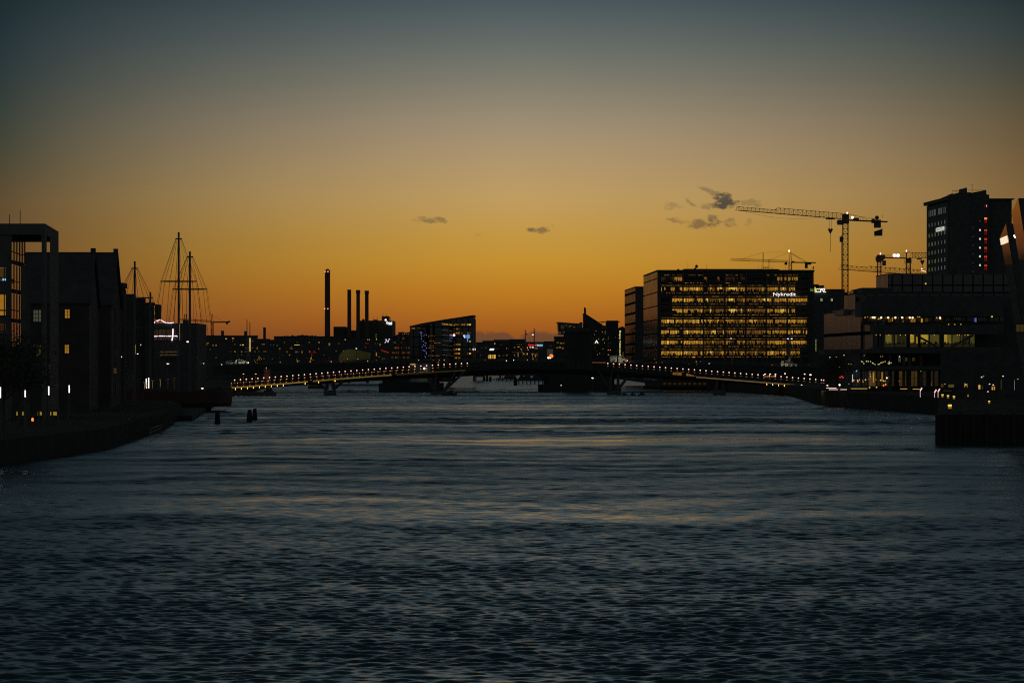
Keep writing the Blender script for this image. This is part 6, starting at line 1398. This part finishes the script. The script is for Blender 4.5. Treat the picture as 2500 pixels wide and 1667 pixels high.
# trees
def tree(px, d, base, h, crown_r, label, seed, mat=leafd, n=1500, group=None, lean=0, zscale=1.):
    rng = random.Random(seed); x = X(px, d); r = thing('tree', (x, d, base), label, 'tree', group)
    mb = MB(); top = Vector((x+lean, d, base+h*.55)); mb.bar((x, d, base), top, h*.028, r2=h*.014, n=7); ends = []
    for k in range(9):
        a = rng.uniform(0, 6.28); s = Vector((x, d, base+h*rng.uniform(.3, .55))); e = s+Vector((math.cos(a)*crown_r*.75, math.sin(a)*crown_r*.75, h*rng.uniform(.12, .42))); mb.bar(s, e, h*.011, r2=h*.004, n=5); ends.append(e)
        for q in range(3): a2 = rng.uniform(0, 6.28); f = e+Vector((math.cos(a2)*crown_r*.3, math.sin(a2)*crown_r*.3, h*rng.uniform(0, .12))); mb.bar(s+(e-s)*.7, f, h*.005, r2=h*.002, n=3); ends.append(f)
    mb.build('trunk', bark, r)
    cl = [e+Vector((rng.gauss(0, .3), rng.gauss(0, .3), rng.gauss(0, .3))) for e in ends]+[Vector((x, d, base+h*.8))]
    mb = MB(); ls = max(.1, h*.022)
    for k in range(n):
        c = rng.choice(cl); p = c+Vector((rng.gauss(0, 1), rng.gauss(0, 1), rng.gauss(0, .8)*zscale))*crown_r*.22
        u = Vector((rng.gauss(0, 1), rng.gauss(0, 1), rng.gauss(0, 1))).normalized()*ls; w = Vector((rng.gauss(0, 1), rng.gauss(0, 1), rng.gauss(0, 1))).normalized()*ls
        mb.quad(p-u, p-w*.6, p+u, p+w*.6)
    mb.build('crown', mat, r); return r
t = tree(2020, 592, GR, 6.2, 2.6, 'small tree lit yellow from below at the right end of the footbridge', 1, leaf, 1500)
lamp_light(X(2018, 590)-1.2, 588, GR+.8, 160, (1, .85, .35), .3, t)
tree(2044, 600, GR, 5.6, 2.4, 'dark tree right of the yellow-lit one', 2, leafd, 1200)
tree(2128, 584, 6.0, 3.2, 1.9, 'bare-looking potted tree on the dark terrace inside the bulb festoon', 3, leafd, 400)
tree(8, 262, GL, 8.2, 3.2, 'large dark tree at the left edge before the office block', 4, leafd, 2600)
tree(50, 290, GL, 6.6, 2.3, 'smaller dark tree before the glazed stair of the office block', 5, leafd, 1800)
tree(-20, 250, GL, 9, 3.2, 'dark tree mostly cut by the left edge', 6, leafd, 2000)
tree(860, 960, GF, 5.5, 4.5, 'wide low dark tree left of the curved glass office, over the road bridge', 8, leafd, 900)
tree(985, 955, GF, 6, 4., 'low dark tree at the foot of the slatted office', 9, leafd, 900)
tree(1168, 1400, GF, 11, 5., 'dark tree between the rising-roof office corner and the shops', 10, leafd, 900)
# faint illuminated trees/decorations in front of far shops
for i, (px, y0, y1, d) in enumerate([(725, 875, 883, 930), (760, 872, 884, 930), (632, 868, 887, 930), (1070, 884, 893, 930), (1092, 885, 895, 930)]):
    r = thing('lit_shrub', (X(px, d), d, 8.7), 'small shrub strung with warm lights on the road bridge side, %s from the left' % ordinal([2, 3, 1, 4, 5][i]), 'shrub', 'light-strung shrubs'); rng = random.Random(i)
    mb = MB(); zb = Z(y1, d); 
    for k in range(60): p = P(px+rng.gauss(0, 2.2), rng.uniform(y0, y1), d)+Vector((0, rng.gauss(0, .4), 0)); u = Vector((rng.gauss(0, .2), rng.gauss(0, .2), rng.gauss(0, .2))); w = Vector((rng.gauss(0, .2), .1, rng.gauss(0, .2))); mb.quad(p-u, p-w, p+u, p+w)
    mb.build('foliage', leafd, r); mb = MB()
    for k in range(14): yy = rng.uniform(y0, y1); mb.ball(P(px+rng.gauss(0, 1.)*(yy-y0+2)*.3, yy, d-.5), .09, n=5)
    mb.build('light_string', E('shrub_light', (230, 170, 60), .9), r); mb = MB(); mb.bar((X(px, d), d, 3), P(px, (y0+y1)/2, d), .08); mb.build('stem', bark, r)

# leaning dark stone building at the right edge
def leaning_building():
    r = thing('leaning_building', (75, 350, GR), 'dark polished building leaning left at the right edge, its slanting flanks mirroring the sky', 'building')
    def slab_(top_near, top_far, dn, df, right_px, zb, zfar, lab):
        xn, xf = X(top_near[0], dn), X(top_far[0], df); zt = Z(top_near[1], dn); zf = Z(top_far[1], df); k = 16.0/98.5   # sideways lean per unit height
        h = zt-zb; o = h*k; xr = X(right_px, dn)
        v = [(xn, dn, zt), (xf+(zt-zf)*0, df, zf), (xf+(zf-zb)*k, df, zb), (xn+o, dn, zb)]
        zc = Z(lab, dn); oc = (zt-zc)*k; zc2 = Z(lab, df); oc2 = (zf-zc2)*k; e = [(xf+oc2, df, zc2), (xn+oc, dn, zc)]
        mb = MB(); mb.quad(v[0], v[1], e[0], e[1]); fl = mb.build('flank', pane_mirror, r)
        mb = MB(); mb.quad(e[1], e[0], v[2], v[3]); mb.build('lower_flank', black, r)  # dark colour painted in where the mirrored sky ends
        mb = MB(); i = 0
        mb.v = [(xn+.05, dn, zt), (xr, dn, zt), (xr+o, dn, zb), (xn+o+.05, dn, zb), (xf+.05, df, zf), (xr+2, df, zt), (xr+o+2, df, zb), (xf+(zf-zb)*k+.05, df, zb)]
        mb.f = [(0, 3, 2, 1), (4, 5, 6, 7), (0, 1, 5, 4), (3, 7, 6, 2), (1, 2, 6, 5), (0, 4, 7, 3)]; mb.m = [0]*6; mb.build('block', black, r)
        return xn, xf, zt, k
    xn, xf, zt, k = slab_((2455.7, 546), (2442.3, 577.6), 400., 409.5, 2800, 2.95, 0, 646)
    slab_((2485.7, 484), (2469, 519.5), 330., 339., 2640, 2.96, 0, 634)
    # a lit sign's reflection, put on the inner flank as a glowing band
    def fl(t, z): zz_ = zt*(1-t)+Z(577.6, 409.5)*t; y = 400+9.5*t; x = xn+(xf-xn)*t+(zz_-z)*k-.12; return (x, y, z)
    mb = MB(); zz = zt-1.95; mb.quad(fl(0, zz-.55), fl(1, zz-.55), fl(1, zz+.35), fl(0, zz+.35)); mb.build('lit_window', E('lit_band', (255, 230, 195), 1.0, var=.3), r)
    d = 330; mb = MB(); x = X(2475, 348); mb.bar((X(2475.5, 328), 328, Z(574, 328)), (X(2478.5, 328), 328, Z(581, 328)), .1); mb.build('lamp', white, r)
    mb = MB(); mb.prism([(X(2296, 460), 460), (X(2560, 460), 460), (X(2560, 500), 500), (X(2300, 500), 500)], GR, Z(860, 460)); mb.build('podium', black, r)
    for px, y, w, h, m in ((2490, 801, 20, 19, dimwarm),): window(r, px, y, w, h, 329.9, m, 2, 1)
    for px, y, w, h, m in ((2300, 941, 7, 9, dimwarm), (2322, 942, 16, 9, E('cafe', (120, 110, 60), .3, var=.6)), (2313, 953.5, 22, 1.5, W[2]), (2355, 940, 3, 10, W[1]), (2361, 941, 2, 9, W[1]), (2391, 945, 5, 11, E('fire', (230, 170, 80), .8, var=1.2)), (2399, 946, 4, 8, dimwarm), (2425, 947, 9, 10, E('fire2', (220, 160, 80), .5, var=1.4)), (2444, 938, 1.6, 24, W[3]), (2476.5, 940, 1.2, 24, E('cool_line', (150, 170, 170), .5)), (2274, 938, 3, 8, W[3])):
        window(r, px, y, w, h, 459.9, m, 1, 1)
leaning_building()
RL = [(2396.5, 920.5, 440, 'small white lamp high at right, over the bright doorway row'), (2358, 938.5, 440, 'bright white lamp above a lit doorway, left of the row'), (2416, 937, 440, 'bright lamp above the flickering doorway, left of two'), (2425, 939, 440, 'bright lamp above the flickering doorway, right of two'),
      (2412, 955.5, 420, 'lone yellow lamp under the flickering doorways'), (2248, 906, 560, 'small white lamp at the right end of the stacked glass building'), (2307, 937, 450, 'tiny cool lamp left of the long lit counter'), (2485, 925, 430, 'small lamp near the right edge of the photo'), (2449, 918, 430, 'faint lamp right of the bright doorway row'), (2401, 918, 440, 'faint lamp just right of the small high white one')]
for px, y, d, lab in RL: small_lamp(px, y, d, GR, lab, E('right_lamp', (255, 235, 200), 2.0, True) if 'bright' in lab or 'yellow' in lab else W[4], rad=.11)
for i, (px, y) in enumerate([(2248.5, 950), (2283.5, 954.5), (2292, 952.5)]):
    d = 470; x = X(px, d); mb = MB(); mb.bar((x-.12, d, Z(y+3.6, d)), (x+.16, d, Z(y-3.6, d)), .1, n=6); mb.bar((x-.12, d, Z(y+3.6, d)), (x-.12, d, GR), .04, n=4)
    tag(mb.build('leaning_light', E('pink_tube', (255, 200, 190), 1.1), origin=(x, d, GR)), ['slanting pink-white light bar, alone left of two others', 'slanting pink-white light bar, middle of three', 'slanting pink-white light bar, rightmost of three'][i], 'light bar', 'slanting light bars on the right quay')
# near quay lanterns
for i, (px, y, d, s, lab) in enumerate([(2301, 964.5, 430, 1, 'leftmost of three yellow quay lanterns in the rear row'), (2314.5, 966.5, 425, 1, 'middle of three yellow quay lanterns in the rear row'), (2329, 968.5, 420, 1, 'rightmost of three yellow quay lanterns in the rear row'), (2319, 991, 350, 1.5, 'yellow quay lantern before the rear row of three'),
        (2325.5, 1016, 304, 1.15, 'upper half of the nearest bright yellow lantern pair'), (2326.5, 1026, 300.6, 1.35, 'nearest bright yellow lantern at the quay corner'), (2363.5, 964, 420, .8, 'dim pale quay lantern right of the rear row'), (2415, 980, 380, .8, 'single dim yellow quay lantern at far right'), (2499, 1026, 301, 1., 'yellow quay lantern cut by the right edge')]):
    x = X(px, d); z = Z(y, d); r = thing('quay_lantern', (x, d, GR), lab, 'lantern', 'yellow quay lanterns at the right')
    w = .16*s; zlow = min(z-.3, GR+.5); zb = GR if z > GR+.35 else z-.5
    r.location.z = zb
    mb = MB(); mb.box(x-.05, x+.05, d, d+.1, zb, z-.12); mb.build('post', steel, r)
    mb = MB(); mb.box(x-w, x+w, d-.08, d+.12, z+.13*s, z+.18*s); mb.build('cap', steel, r)
    mb = MB(); mb.box(x-w*.9, x+w*.9, d-.06, d+.1, z-.02, z+.12*s); mb.build('glass', E('quay_lantern_glow', (240, 205, 100), 1.2) if i != 6 else W[3], r)
    mb = MB(); mb.box(x-w*.8, x+w*.8, d-.05, d+.05, z-.30*s, z-.03); mb.build('lit_panel', E('quay_lantern_face', (190, 150, 50), .5), r)
mb = MB()
mb.box(42.5, 120, 299.4, 300, -1.5, 3.05); mb.build('quay_front', wood, origin=(60, 299.7, -1.5)); bpy.data.objects['quay_front'].name = 'quay_wall'
tag(bpy.data.objects['quay_wall'], 'dark timber-faced quay front at the right, dropping straight to the water', 'quay wall')
for i in range(9):
    x = 43.5+i*1.35; mb = MB(); mb.cyl(x, 299.1, -1.5, 3.1+.15*(i % 2), .19, n=8); tag(mb.build('fender_post', wood, origin=(x, 299.1, -1.5)), 'round timber post before the right quay front, %s from its corner' % ordinal(i+1), 'post', 'timber posts before the right quay front')
# reflections' sources under the terrace: lit hatch in the quay wall
r = thing('lit_opening', (X(2154, 560), 560, 0), 'dim amber opening low in the right quay wall over the water', 'opening'); d = 552
mb = MB(); mb.box(X(2010, 584), X(2013, 584), 584, 584.2, -1, 2.9) ; 
mb = MB(); mb.box(X(2138, 536), X(2171, 536), 535.4, 535.6, .2, Z(976, 536)); mb.build('glow', E('opening_glow', (120, 96, 40), .28, var=.5), r)
mb = MB()
for k in range(9): mb.ball(P(2140+k*3.6, 978.5, 535.2), .06, n=5)
mb.build('lamp_row', W[4], r); mb = MB(); mb.box(X(2136, 536), X(2173, 536), 535.7, 545, -1, Z(974, 536)); mb.build('frame', dkconc, r)

# ------------------------------------------------------------------ boats and floats
def boat(px0, px1, yw, hpx, d, label, cabins=(), lit=None, mat=None, kind='moored_boat'):
    x0, x1 = X(px0, d), X(px1, d); h = hpx*d/F; r = thing(kind, ((x0+x1)/2, d, 0), label, 'boat', 'moored boats'); L_ = x1-x0; n = 14; mb = MB(); ringp = []
    for k in range(n+1):
        t = k/n; w = 1.9*math.sin(math.pi*min(1, .12+t*.94))**.5 if t < .97 else .15; sh = h*(.85+.35*(2*t-1)**2)
        ringp.append([(x0+L_*t, d-w, sh), (x0+L_*(.03+t*.94), d-w*.6, -.4), (x0+L_*(.03+t*.94), d+w*.6, -.4), (x0+L_*t, d+w, sh)])
    for a, b in zip(ringp, ringp[1:]):
        for k in range(4): mb.quad(a[k], a[(k+1) % 4], b[(k+1) % 4], b[k])
    mb.v += ringp[0]+ringp[-1]; m_ = len(mb.v); mb.f += [(m_-8, m_-5, m_-6, m_-7), (m_-4, m_-3, m_-2, m_-1)]; mb.m += [0, 0]; mb.build('hull', mat or black, r)
    for a, b, hh in cabins:
        mb = MB(); mb.prism([(x0+L_*a, d-1.3), (x0+L_*b, d-1.3), (x0+L_*b, d+1.3), (x0+L_*a, d+1.3)], h*.8, h*.8+hh); c = mb.build('cabin', mat or black, r)
        mb = MB(); mb.box(x0+L_*a-.1, x0+L_*b+.1, d-1.4, d+1.4, h*.8+hh, h*.8+hh+.12); mb.build('cabin_roof', steel, c)
        if lit:
            mb = MB(); k_ = max(1, int((x1-x0)*(b-a)/1.6))
            for k in range(k_): u = x0+L_*a+(L_*(b-a))*(k+.2)/k_; mb.quad((u, d-1.33, h*.8+hh*.4), (u+L_*(b-a)/k_*.6, d-1.33, h*.8+hh*.4), (u+L_*(b-a)/k_*.6, d-1.33, h*.8+hh*.75), (u, d-1.33, h*.8+hh*.75))
            mb.build('cabin_window', lit, c)
boat(1094, 1116, 968, 7, 782, 'small dark boat tied right of the left strut pier, its cabin rounded', [(.15, .55, .7)]); boat(1078, 1094, 967, 4, 780, 'low dark dinghy tight against the left strut pier')
boat(1516, 1533, 966, 3, 790, 'low dark float right of the dark tower base, nearest to it', [(.3, .6, .3)]); boat(1538, 1552, 966, 3, 790, 'low dark float in the middle right of the tower base', [(.3, .6, .35)]); boat(1558, 1576, 966, 3, 790, 'low dark float right of the tower base, farthest from it', [(.3, .7, .35)])
boat(752, 792, 950, 6, 1010, 'moored brownish barge under the left half of the road bridge', [(.1, .8, 1.1)], None, M('barge_brown', (.12, .10, .04), .8))
boat(1610, 1735, 950, 9, 955, 'long dark tour boat with dull amber windows under the right road bridge half', [(.05, .93, 1.9)], E('boat_glow', (110, 78, 30), .14, var=.4), M('boat_dark', (.05, .045, .035), .6))
boat(1570, 1622, 944, 8, 985, 'dark houseboat left of the long tour boat', [(.1, .9, 1.6)]); boat(1840, 1882, 948, 7, 940, 'dark houseboat behind the right ramp pier', [(.1, .85, 1.5)])
boat(645, 668, 961, 7, 830, 'dark boat moored beneath the left ramp of the footbridge', [(.2, .8, .9)])
# harbour posts beyond the bridges
PO = [(1181.5, 917, 928, 1500, .6), (1189, 913, 928.5, 1490, .6), (1197, 919, 929.5, 1460, .65), (1222, 914, 922, 1900, .5), (1258.5, 926, 938.5, 1180, .8)]
for i, (px, y0, y1, d, w) in enumerate(PO):
    mb = MB(); mb.cyl(X(px, d), d, -1, Z(y0, d), w, n=8); tag(mb.build('mooring_post', wood, origin=(X(px, d), d, -1)), ['left of three mooring posts in far water under the road bridge', 'middle and tallest of three mooring posts in far water', 'right of three mooring posts in far water', 'thin distant mooring post near the dark jetty', 'thick mooring post below the dark jetty'][i], 'post', 'mooring posts under the road bridge')
def jetty(px0, px1, ytop, yw, d, label, hump=None):
    r = thing('jetty', (X((px0+px1)/2, d), d, 0), label, 'jetty', 'jetties under the road bridge'); mb = MB(); mb.box(X(px0, d), X(px1, d), d, d+6, Z(ytop+2, d), Z(ytop, d)); mb.build('deck', wood, r)
    n = max(3, int((px1-px0)/9))
    for k in range(n): px = px0+(px1-px0)*(k+.5)/n; mb = MB(); mb.cyl(X(px, d), d+1, -1, Z(ytop+2, d), .22, n=6); mb.build('pile', wood, r)
    if hump:
        for a, b, t in hump: mb = MB(); mb.slab([P(a, ytop, d+2), P(a+(b-a)*.2, t, d+2), P(b-(b-a)*.2, t, d+2), P(b, ytop, d+2)], 3); mb.build('shed', black, r)
jetty(1212, 1262, 922.5, 927, 1480, 'far dark jetty with a rounded shed, right of the three mooring posts', [(1229, 1262, 912)]); jetty(1262, 1330, 927.5, 937, 1250, 'nearer dark jetty with sheds, left of the dark tower base', [(1264, 1300, 914), (1296, 1330, 916)])
small_lamp(1280, 909.8, 1240, 5, 'tiny orange lamp over the dark jetty sheds, upper of two', orl, rad=.22); small_lamp(1279, 918, 1240, 3, 'tiny orange lamp over the dark jetty sheds, lower of two', E('orange_dim', (220, 140, 70), .7), rad=.2)
# low lights of the street beyond the road bridge
SL = [(684.3, 884, 'white headlamp-like lamp right of the light-strung shrub', W[4]), (774, 901, 'left of two warm lights under the road bridge deck', orl), (768.5, 901, 'paler of two lights under the road bridge deck', W[4]), (810.5, 901.5, 'small light under the road bridge, third from left', W[4]), (833, 901.5, 'left lamp of a close trio under the road bridge', W[4]), (835.5, 901.4, 'middle lamp of a close trio under the road bridge', W[4]), (841.5, 901.3, 'right lamp of a close trio under the road bridge', W[4]),
      (848.5, 876, 'small white lamp beneath the rounded canopy', W[4]), (873.5, 876.3, 'small white lamp beneath the right part of the rounded canopy', W[4]), (870, 850.3, 'white lamp above the rounded canopy', white), (933.5, 878, 'small white lamp right of the rounded canopy', white), (918.8, 879, 'small yellow lamp right of the rounded canopy', W[4]), (1022, 879, 'pinkish street lamp before the slatted office', E('pinkl', (255, 200, 190), 1.5)), (1057, 877, 'reddish street lamp before the curved glass bay', redl), (1072.5, 879, 'small street lamp before the curved glass bay, right of the red one', W[4]), (1085, 878.5, 'pinkish street lamp at the curved bay right edge', MATS['pinkl']), (1113.5, 883, 'small lamp at the foot of the lit right wing', W[3]),
      (1219.8, 879, 'bright bluish white lamp before the shops', E('blue_white', (225, 230, 255), 2.4)), (1163, 878.3, 'small lamp left of the shops', W[4]), (1237.5, 867, 'warm lamp between shops, before the left lamp mast', W[4]), (1227, 868, 'small warm lamp left of its brighter neighbour', W[3]), (1219.3, 868, 'small warm lamp above the bright bluish one', W[4]), (1484, 881.8, 'small lamp left of the long white van', W[3]), (1602, 884.5, 'small lamp at the foot of the lit office block', W[4]), (1638, 888.5, 'yellow lamp below the lit office block', W[4]), (1682, 888, 'small yellow lamp below the lit office block middle', W[3]), (1701, 889, 'brighter yellow lamp below the lit office block middle', W[0]), (1731.5, 887, 'white lamp below the lit office block middle', white)]
for px, y, lab, mt in SL: small_lamp(px, y, 938 if y < 897 else 945, GF+.2, lab, mt, rad=.24 if mt in (white, orl) else .18)
